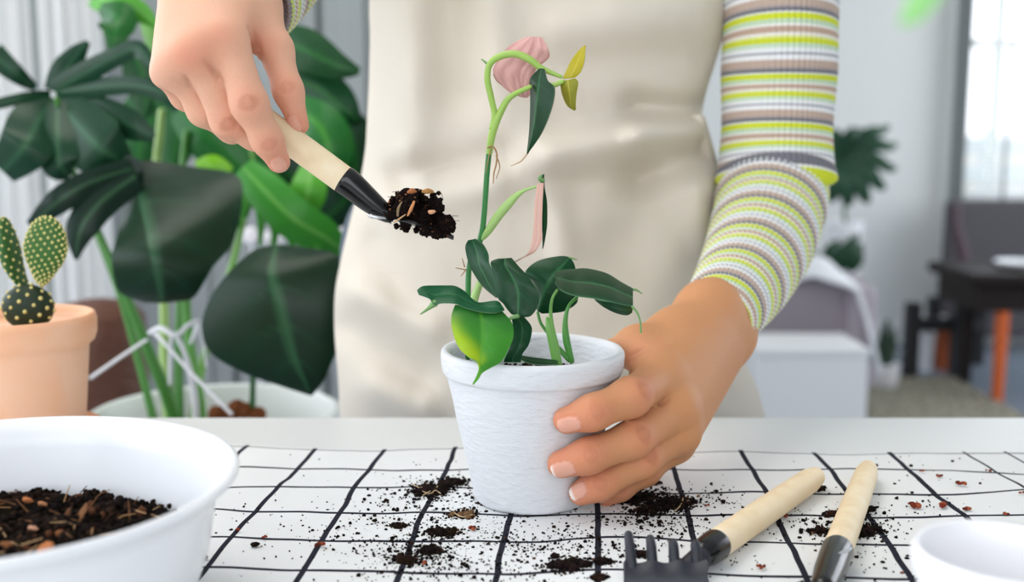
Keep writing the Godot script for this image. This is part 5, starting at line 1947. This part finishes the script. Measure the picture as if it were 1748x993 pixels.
func apron(root: Node3D) -> void:
	var sides := [[-440, 760, 1110], [-380, 735, 1135], [-300, 690, 1180], [-200, 655, 1215], [-100, 640, 1230], [0, 632, 1235], [60, 633, 1232], [110, 632, 1219], [150, 631, 1206], [190, 629, 1197], [215, 628, 1195], [250, 626, 1206], [290, 620, 1222], [330, 612, 1227], [370, 601, 1224], [410, 591, 1219], [450, 582, 1216], [500, 573, 1222], [560, 572, 1242], [620, 577, 1272], [660, 580, 1290], [710, 582, 1305], [760, 583, 1318], [860, 585, 1345], [1000, 590, 1380], [1200, 600, 1410]]
	var line := []
	for q in sides:
		line.append(Vector3(q[1], q[2], q[0]))
	line = spline(line, 5)
	# soft folds: [x0, y0, x1, y1, width px, height m towards the viewer]
	var folds := [
		[1215, 218, 1090, 232, 24, 0.010], [1090, 232, 940, 268, 30, 0.007], [940, 268, 760, 285, 40, 0.003],
		[1195, 188, 1085, 182, 26, -0.009], [1085, 182, 960, 200, 40, -0.004],
		[1200, 262, 1090, 300, 34, -0.010], [1090, 300, 960, 322, 38, -0.007],
		[1110, 350, 1060, 420, 60, -0.006], [948, 330, 960, 430, 26, 0.004], [1200, 330, 1210, 420, 30, 0.005],
		[700, -60, 704, 250, 40, 0.006], [770, 20, 782, 150, 40, -0.007], [845, -40, 850, 120, 40, 0.004],
		[690, 300, 860, 262, 28, -0.006], [680, 352, 840, 320, 34, 0.005], [720, 310, 690, 260, 22, 0.003],
		[615, 500, 740, 560, 26, 0.005], [600, 560, 720, 640, 34, -0.005], [640, 420, 700, 520, 30, -0.003],
		[960, 60, 1190, 20, 44, 0.005], [950, 110, 1180, 100, 50, -0.004], [1000, 640, 1200, 600, 50, 0.004], [640, 660, 720, 690, 30, 0.004],
	]
	var fn := FastNoiseLite.new()
	fn.seed = 6
	fn.frequency = 9.0
	var rows := []
	var nu := 96
	for q in line:
		var row := PackedVector3Array()
		for b in nu + 1:
			var u := 2.0 * b / nu - 1.0
			var x := lerpf(q.x, q.y, b / float(nu))
			var d := 0.742 + 0.085 * (1.0 - sqrt(1.0 - 0.94 * u * u))
			if q.z > 600:
				d += 0.02 * smoothstep(600.0, 1000.0, q.z)
			for f in folds:
				var pa := Vector2(x - f[0], q.z - f[1])
				var ba := Vector2(f[2] - f[0], f[3] - f[1])
				var h := clampf(pa.dot(ba) / ba.length_squared(), 0.0, 1.0)
				var dd: float = (pa - ba * h).length() / f[4]
				if dd < 3.0:
					d -= 2.2 * f[5] * exp(-dd * dd)
			var p := P(x, q.z, d)
			p.z += 0.003 * fn.get_noise_2d(p.x * 1.4, p.y)
			row.append(p)
		rows.append(row)
	var s := Surf.new()
	s.shell(rows, 0.0016)
	var ap := obj("apron", s, M.apron, root)
	ap.set_meta("label", "plain beige canvas apron with soft folds at the waist")
	# stitched hem at the right edge, and the waist strap
	s = Surf.new()
	var st := mat("#cfc4b0", 0.9)
	for k in range(24, 60):
		if k % 2 == 0:
			var a: Vector3 = rows[k][nu - 2].lerp(rows[k + 1][nu - 2], 0.15)
			var b: Vector3 = rows[k][nu - 2].lerp(rows[k + 1][nu - 2], 0.8)
			var off := (EYE - a).normalized() * 0.0012
			s.tube([a + off, b + off], [0.0004], 5)
	obj("stitching", s, st, ap).set_meta("kind", "stuff")
	s = Surf.new()
	pix_tube(s, [[1190, 205, .80, 14], [1204, 250, .815, 13], [1216, 290, .83, 12], [1220, 312, .86, 10]], 5, 10)
	obj("waist_strap", s, M.apron, ap)

# ---------------------------------------------------------------- garden tools
func handle(parent: Node3D, a: Vector3, b: Vector3, ra: float, rb: float) -> void:
	var s := Surf.new()
	var d := (b - a)
	var pts := []
	var rad := []
	for k in 13:
		var t := k / 12.0
		pts.append(a + d * t)
		var r := lerpf(ra, rb, t) * (1.0 + 0.04 * sin(PI * t))
		if k == 0:
			r *= 0.82
		rad.append(r)
	s.tube(pts, rad, 28)
	obj("handle", s, M.wood, parent)

func trowel() -> void:
	var root := thing("hand_trowel", "small trowel with pale wooden handle held in the hand and loaded with soil", "trowel", P(590, 309, .53))
	handle(root, P(402, 171, .532), P(590, 309, .53), 23.0 * .53 / F, 24.0 * .53 / F)
	var s := Surf.new()
	s.tube([P(586, 306, .53), P(591, 309.5, .53), P(602, 318, .53), P(630, 342, .53), P(652, 360, .53), P(664, 368, .53)], [24.4 * .53 / F, 25.0 * .53 / F, 24.0 * .53 / F, 20.5 * .53 / F, 17.0 * .53 / F, 13.5 * .53 / F], 28)
	obj("ferrule", s, M.black_metal, root)
	s = Surf.new()
	pix_tube(s, [[629, 365, .524, 3], [634, 369, .522, 4], [646, 371, .522, 3], [658, 372, .523, 2]], 4, 8)
	var seam := obj("ferrule_seam", s, M.chrome, root)
	seam.set_meta("label", "bright metal edge of the ferrule")
	# the blade, a shallow scoop
	s = Surf.new()
	var rows := []
	for q in [[645, 358, 11], [665, 367, 20], [690, 378, 25], [720, 387, 24], [750, 398, 16], [774, 408, 4]]:
		var row := PackedVector3Array()
		for b in 9:
			var u := b / 4.0 - 1.0
			row.append(P(q[0], q[1] - 6.0 * u * u, .53) + Vector3(0, 0, u * q[2] * .53 / F))
		rows.append(row)
	s.shell(rows, 0.0012)
	obj("blade", s, M.black_metal, root)
	# its load of soil
	var so := thing("scooped_soil", "clump of dark soil with bark fibres heaped on the trowel blade", "soil", P(715, 385, .53))
	var poly := PackedVector2Array([Vector2(663, 350), Vector2(672, 334), Vector2(690, 325), Vector2(712, 326), Vector2(736, 322), Vector2(750, 330), Vector2(755, 352), Vector2(765, 366), Vector2(776, 382), Vector2(772, 400), Vector2(748, 405), Vector2(722, 400), Vector2(704, 392), Vector2(688, 396), Vector2(672, 384), Vector2(660, 370)])
	var rng := RandomNumberGenerator.new()
	rng.seed = 9
	var f := Flesh.new()
	f.k0 = 0.002
	var spots := []
	while spots.size() < 150:
		var q := Vector2(rng.randf_range(655, 785), rng.randf_range(318, 415))
		if not Geometry2D.is_point_in_polygon(q, poly):
			continue
		var r := rng.randf_range(4.5, 9.0)
		var edge := 1e3
		for k in poly.size():
			edge = minf(edge, q.distance_to(Geometry2D.get_closest_point_to_segment(q, poly[k], poly[(k + 1) % poly.size()])))
		r = minf(r, edge + 2.0)
		var d := .53 + rng.randf_range(-1.0, 1.0) * minf(0.013, 0.003 + edge * 0.0005)
		var p := P(q.x, q.y, d)
		f.bone(p, p + Vector3(0, 0.0003, 0), r * d / F, r * d / F)
		spots.append([p, r * d / F])
	f.nets(0.0009)
	var s2 := Surf.new()
	s2.col = hexc("#1a1412")
	f.into(s2, null, 0)
	obj("clump", s2, M.soil, so)
	var places := []
	var tints := []
	var cols := [hexc("#15100e"), hexc("#221914"), hexc("#0d0a0a"), hexc("#3a281d"), hexc("#6e4730"), hexc("#b07a52")]
	for k in 6500:
		var q: Array = spots[rng.randi() % spots.size()]
		var dir := Vector3(rng.randfn(), rng.randfn(), rng.randfn() + 0.4).normalized()
		places.append(Transform3D(rnd_basis(rng, rng.randf_range(0.00022, 0.00075)), q[0] + dir * q[1] * rng.randf_range(0.85, 1.2)))
		tints.append(cols[mini(int(abs(rng.randfn()) * 1.9), 5)])
	stuff("crumbs", crumb_mesh(14, 0.8), M.soil, places, so, tints)
	var hair := Surf.new()
	for k in 120:
		var q: Array = spots[rng.randi() % spots.size()]
		var out := Vector3(rng.randfn(), rng.randfn(), rng.randfn() + 0.5).normalized()
		var p: Vector3 = q[0] + out * q[1] * 0.9
		hair.col = cols[rng.randi() % 5]
		hair.tube([p, p + out * 0.001 + Vector3(rng.randfn(), rng.randfn(), rng.randfn()) * 0.0008, p + out * 0.0016 + Vector3(rng.randfn(), rng.randfn(), rng.randfn()) * 0.0016], [0.00022, 0.00018, 0.0001], 4)
	obj("fibres", hair, M.soil, so).set_meta("kind", "stuff")
	for e in [["#c98a5e", [[696, 368, .512, 1.5], [702, 356, .511, 3], [707, 344, .512, 2]], "orange bark sliver"], ["#8c7a5c", [[679, 368, .513, 2], [680, 356, .512, 2.4], [686, 344, .513, 1]], "grey brown twig"], ["#c9a47a", [[672, 380, .514, 1], [682, 373, .513, 1.5], [692, 366, .513, 1]], "pale fibre"], ["#a66a44", [[697, 328, .52, 3], [704, 326, .52, 5], [710, 327, .52, 2]], "brown bark flake"], ["#b0804f", [[722, 327, .522, 3], [730, 326, .52, 5], [738, 327, .522, 3]], "tan bark flake"], ["#d9a27c", [[733, 361, .514, 3], [736, 362, .513, 4], [741, 361, .514, 3]], "pale bark crumb"]]:
		var c := Surf.new()
		c.col = hexc(e[0])
		pix_tube(c, e[1], 4, 7)
		obj("bark", c, M.bark, so).set_meta("label", e[2])

func tools() -> void:
	# rake
	var root := thing("hand_rake", "small rake with four upright dark tines and a pale wooden handle lying on the cloth", "rake", T(1300, 880))
	var a := T(1392, 813, 0.0095)
	var b := T(1222, 930, 0.0095)
	handle(root, a, b, 0.0063, 0.0066)
	var dir := (b - a).normalized()
	var s := Surf.new()
	s.tube([b - dir * 0.001, b + dir * 0.0005, b + dir * 0.009, b + dir * 0.0125], [0.0068, 0.0071, 0.0066, 0.0058], 26)
	obj("ferrule", s, M.black_metal, root)
	s = Surf.new()
	var hub := P(1155, 984, .434)
	s.tube([b + dir * 0.011, b + dir * 0.016 + Vector3(-0.001, -0.001, 0.001), (b + dir * 0.02).lerp(hub, 0.6), hub], [0.0055, 0.0048, 0.0042, 0.0036], 14)
	obj("neck", s, M.blue_black, root)
	s = Surf.new()
	var rows := []
	for y in 9:
		var row := PackedVector3Array()
		var t := y / 8.0
		for x in 25:
			var u := x / 24.0
			var px := lerpf(1066, 1207, u) + 3.0 * t * (u - 0.5)
			var dip := 7.0 * absf(sin(u * PI * 3.0)) * (1.0 - t)
			row.append(P(px, lerpf(957, 1000, t) + dip, .436 - 0.006 * sin(PI * 0.5 * t) - 0.003 * u))
		rows.append(row)
	s.shell(rows, 0.0028)
	obj("head_plate", s, M.blue_black, root)
	for q in [[1077, 1073, 908], [1113, 1110, 915], [1151, 1148, 922], [1189, 1186, 929]]:
		s = Surf.new()
		pix_tube(s, [[q[0] + 2, 978, .434, 12], [q[0], 955, .436, 10], [(q[0] + q[1]) / 2.0, 930, .439, 9], [q[1], q[2] + 4, .442, 8]], 5, 12)
		obj("tine", s, M.blue_black, root)
	# second tool, handle upwards in the picture
	root = thing("second_trowel", "small trowel with wooden handle and black ferrule lying nearest the right, blade out of frame", "trowel", T(1460, 880))
	a = T(1482, 800, 0.0093)
	b = T(1430, 938, 0.0093)
	handle(root, a, b, 0.0059, 0.0063)
	dir = (b - a).normalized()
	s = Surf.new()
	s.tube([b - dir * 0.001, b + dir * 0.0005, b + dir * 0.012, b + dir * 0.026, b + dir * 0.044], [0.0064, 0.0068, 0.0067, 0.0064, 0.0052], 26)
	obj("ferrule", s, M.black_metal, root)
	s = Surf.new()
	var side := dir.cross(Vector3.UP).normalized()
	var e := b + side * -0.003 + Vector3(0, 0.0052, 0)
	s.tube([e + dir * 0.010 + side * -0.0035, e + dir * 0.018, e + dir * 0.027 + side * 0.004], [0.0006, 0.0009, 0.0006], 8)
	obj("ferrule_seam", s, M.chrome, root)
	s = Surf.new()
	rows = []
	for k in 9:
		var t := k / 8.0
		var w := 0.016 * sin(PI * (0.18 + 0.74 * t)) if k < 8 else 0.003
		var row := PackedVector3Array()
		for x in 9:
			var u := x / 4.0 - 1.0
			row.append(b + dir * (0.042 + 0.06 * t) + side * w * u + Vector3(0, -0.006 + 0.006 * u * u + 0.001, 0))
		rows.append(row)
	s.shell(rows, 0.0012)
	obj("blade", s, M.black_metal, root)

# ---------------------------------------------------------------- spilled soil on the cloth
func dirt() -> void:
	var rng := RandomNumberGenerator.new()
	rng.seed = 31
	# small heaps one can point to: [px, py, spread px, clods, colour, label]
	var heaps := [
		[735, 836, 26, 15, "#1b1512", "dark soil heap with pale fibres on the cloth left of the pot"],
		[775, 822, 14, 11, "#1d1613", "dark soil lump touching the left side of the white pot"],
		[792, 878, 17, 8, "#8a6a4c", "tan fibre crumbs in front of the left pot base"],
		[757, 908, 18, 10, "#1a1411", "dark soil heap in the second square left of the pot"],
		[680, 897, 10, 6, "#221a16", "small dark crumb cluster left of the fibre crumbs"],
		[690, 955, 16, 9, "#2a1d15", "dark and orange soil heap near the lower edge, left of the pot"],
		[735, 940, 18, 8, "#1d1613", "loose dark crumbs between the two left soil heaps"],
		[972, 964, 30, 12, "#1a1412", "long dark soil streak below the pot and left of the rake"],
		[1030, 958, 12, 9, "#1a1412", "dark soil lump on the line just left of the rake"],
		[1024, 985, 10, 8, "#241913", "dark soil lump at the lower edge left of the rake"],
		[1108, 822, 10, 7, "#15100e", "dark lump under the little finger of the right hand"],
		[1085, 848, 28, 16, "#17110f", "dark soil heap under the fingertips right of the pot"],
		[1150, 858, 28, 16, "#17110f", "dark soil heap at the line right of the hand"],
		[1110, 868, 30, 10, "#1f1713", "flat dark crumbs in front of the heap right of the pot"],
		[1475, 905, 22, 14, "#1b1512", "dark soil heap right of the second trowel handle"],
		[1400, 905, 12, 8, "#1b1512", "dark soil streak left of the second trowel handle"],
		[1425, 876, 10, 6, "#3a251c", "brown crumbs touching the left of the second trowel handle"],
		[1485, 868, 8, 5, "#1d1613", "dark crumbs right of the second trowel handle middle"],
		[1395, 832, 10, 5, "#3a2a20", "brown crumbs under the far end of the rake handle"],
		[1095, 945, 12, 6, "#1b1512", "dark crumbs between the rake tines"],
	]
	var nn := FastNoiseLite.new()
	nn.frequency = 0.02
	var cols := [hexc("#15100e"), hexc("#221914"), hexc("#0f0c0b"), hexc("#33241b"), hexc("#5f4130"), hexc("#a07850")]
	for q in heaps:
		var at := T(q[0], q[1], 0.002)
		var root := thing("soil_heap", q[5], "soil", at, "soil spilled on the checked cloth")
		for k in int(q[3] * 2.6):
			var s := Surf.new()
			s.col = hexc(q[4]).lerp(cols[rng.randi() % 4], 0.4)
			var p := T(q[0] + rng.randfn() * q[2] * 0.55, q[1] + rng.randfn() * q[2] * 0.16, 0.0028)
			var r := rng.randf_range(0.0006, 0.0016) * (1.2 if q[2] > 15 else 1.0)
			s.blob(p, Vector3(r * rng.randf_range(0.8, 1.2), r * 0.8, r), 0.7, nn, 26, 6, Basis(Vector3.UP, rng.randf() * TAU))
			obj("clod", s, M.soil, root)
		var places := []
		var tints := []
		for k in q[3] * 60:
			var e := absf(rng.randfn())
			var an := rng.randf() * TAU
			var p := T(q[0] + cos(an) * e * q[2] * 0.75, q[1] + sin(an) * e * q[2] * 0.24, 0.0024)
			places.append(Transform3D(rnd_basis(rng, rng.randf_range(0.0003, 0.00085)), p))
			tints.append(cols[mini(int(abs(rng.randfn()) * 1.8), 5)])
		stuff("crumbs", crumb_mesh(21, 0.8), M.soil, places, root, tints)
	var fib := Surf.new()
	fib.col = hexc("#c9b08a")
	for q in [[[715, 835], [735, 842], [748, 828]], [[722, 845], [740, 836], [752, 842]], [[1152, 872], [1162, 862], [1166, 850]], [[775, 875], [790, 882], [806, 878]], [[705, 826], [716, 832], [722, 830]]]:
		var pts := []
		for e in q:
			pts.append(T(e[0], e[1], 0.0035))
		fib.tube(spline(pts, 5), [0.0003], 5)
	var fo := obj("root_fibres", fib, M.bark)
	fo.set_meta("kind", "stuff")
	tag(fo, "pale root fibres lying in the spilled soil beside the pot", "fibre")
	# reddish bark chips
	for q in [
		[1552, 858, 4, "small reddish bark chip left of the big red cluster"],
		[1562, 862, 11, "reddish bark cluster on the third row of squares right of the trowel"],
		[1609, 861, 11, "reddish bark cluster lying on the curved dark line"],
		[1652, 868, 7, "reddish bark chip just behind the empty white pot"],
		[1573, 803, 5, "reddish bark chip on the crossing of two lines at right"],
		[1601, 812, 6, "reddish bark chip beside the line crossing at right"],
		[1636, 824, 8, "dark red bark chip inside a square, right of the pair"],
		[1687, 803, 5, "dark bark chip on the line at far right"],
		[1716, 877, 5, "brownish bark chip behind the rim of the empty white pot"],
		[1746, 840, 5, "dark red bark chip at the right picture edge"],
		[548, 931, 8, "orange red bark chip on the second slanted line at left"],
		[450, 916, 5, "small red bark chip on the line right of the soil bowl"],
		[407, 904, 5, "dark red bark chip on the first slanted line beside the soil bowl"],
		[1298, 966, 6, "dark red bark chip below the rake handle"],
		[1340, 880, 6, "brown bark chip at the front side of the rake handle"],
		[1206, 862, 4, "small red chip right of the heap beside the hand"],
		[1540, 977, 4, "small purple red chip left of the empty white pot"],
		[806, 902, 7, "purplish red chip in front of the left pot base"],
		[725, 960, 6, "orange chip beside the lower left soil heap"],
	]:
		var s := Surf.new()
		s.col = hexc("#8a3f2a" if q[2] > 4 else "#70352c")
		var p := T(q[0], q[1], 0.0034)
		var r: float = q[2] * 0.52 / F * 0.62
		for k in 4:
			s.col = hexc(["#8a3f2a", "#74311f", "#9a5236", "#5d2a20"][k])
			s.blob(p + Vector3(rng.randfn() * r * 0.8, rng.randf() * r * 0.3, rng.randfn() * r * 0.7), Vector3(r, r * 0.6, r * 0.7), 0.6, nn, 26, 6, Basis(Vector3.UP, rng.randf() * TAU))
		tag(obj("red_bark", s, M.bark), q[3], "bark chip", "reddish bark chips on the cloth")
	# dark single crumbs near the bowl
	for q in [[435, 929, 8, "flat dark crumb in a square right of the soil bowl"], [348, 950, 7, "dark crumb close to the soil bowl side"], [640, 888, 5, "single round dark crumb left of the crumb cluster"], [655, 856, 4, "dark crumb in the square left of the upper soil heap"], [1365, 917, 4, "dark crumb beside the line left of the second trowel"], [1422, 890, 4, "round dark crumb at the left of the second trowel handle"], [1222, 838, 5, "larger dark crumb right of the heap beside the hand"], [1234, 855, 5, "dark crumb in front of the larger one, right of the hand"]]:
		var s := Surf.new()
		s.col = hexc("#1d1715")
		var r: float = q[2] * 0.5 / F
		s.blob(T(q[0], q[1], 0.0034), Vector3(r, r * 0.5, r * 0.8), 0.5, nn, 26, 7)
		tag(obj("soil_crumb", s, M.soil), q[3], "soil", "single crumbs on the cloth")
	# fine scatter nobody could count
	var places := []
	var tints := []
	for c in [[750, 838, 45, 14, 260], [700, 955, 45, 14, 260], [760, 880, 70, 45, 480], [745, 935, 90, 30, 650], [900, 945, 120, 26, 360], [1120, 885, 80, 18, 420], [1010, 930, 90, 25, 260], [1440, 895, 60, 22, 330], [1180, 850, 60, 14, 200], [460, 900, 90, 35, 90], [1560, 840, 90, 30, 80], [1260, 930, 60, 30, 120], [640, 900, 60, 40, 130], [900, 800, 320, 30, 60], [1500, 950, 50, 25, 90]]:
		for k in c[4]:
			var p := T(c[0] + rng.randfn() * c[2], minf(c[1] + rng.randfn() * c[3], 1010.0) if c[1] > 700 else c[1], 0.0021)
			if p.z < -0.62:
				continue
			places.append(Transform3D(rnd_basis(rng, rng.randf_range(0.00018, 0.0006) * (2.1 if rng.randf() < 0.14 else 1.0)), p))
			tints.append(cols[mini(int(abs(rng.randfn()) * 1.4), 4)])
	var o := stuff("scattered_crumbs", crumb_mesh(33, 0.8), M.soil, places, self, tints)
	tag(o, "fine dark soil crumbs scattered over the checked cloth", "soil")
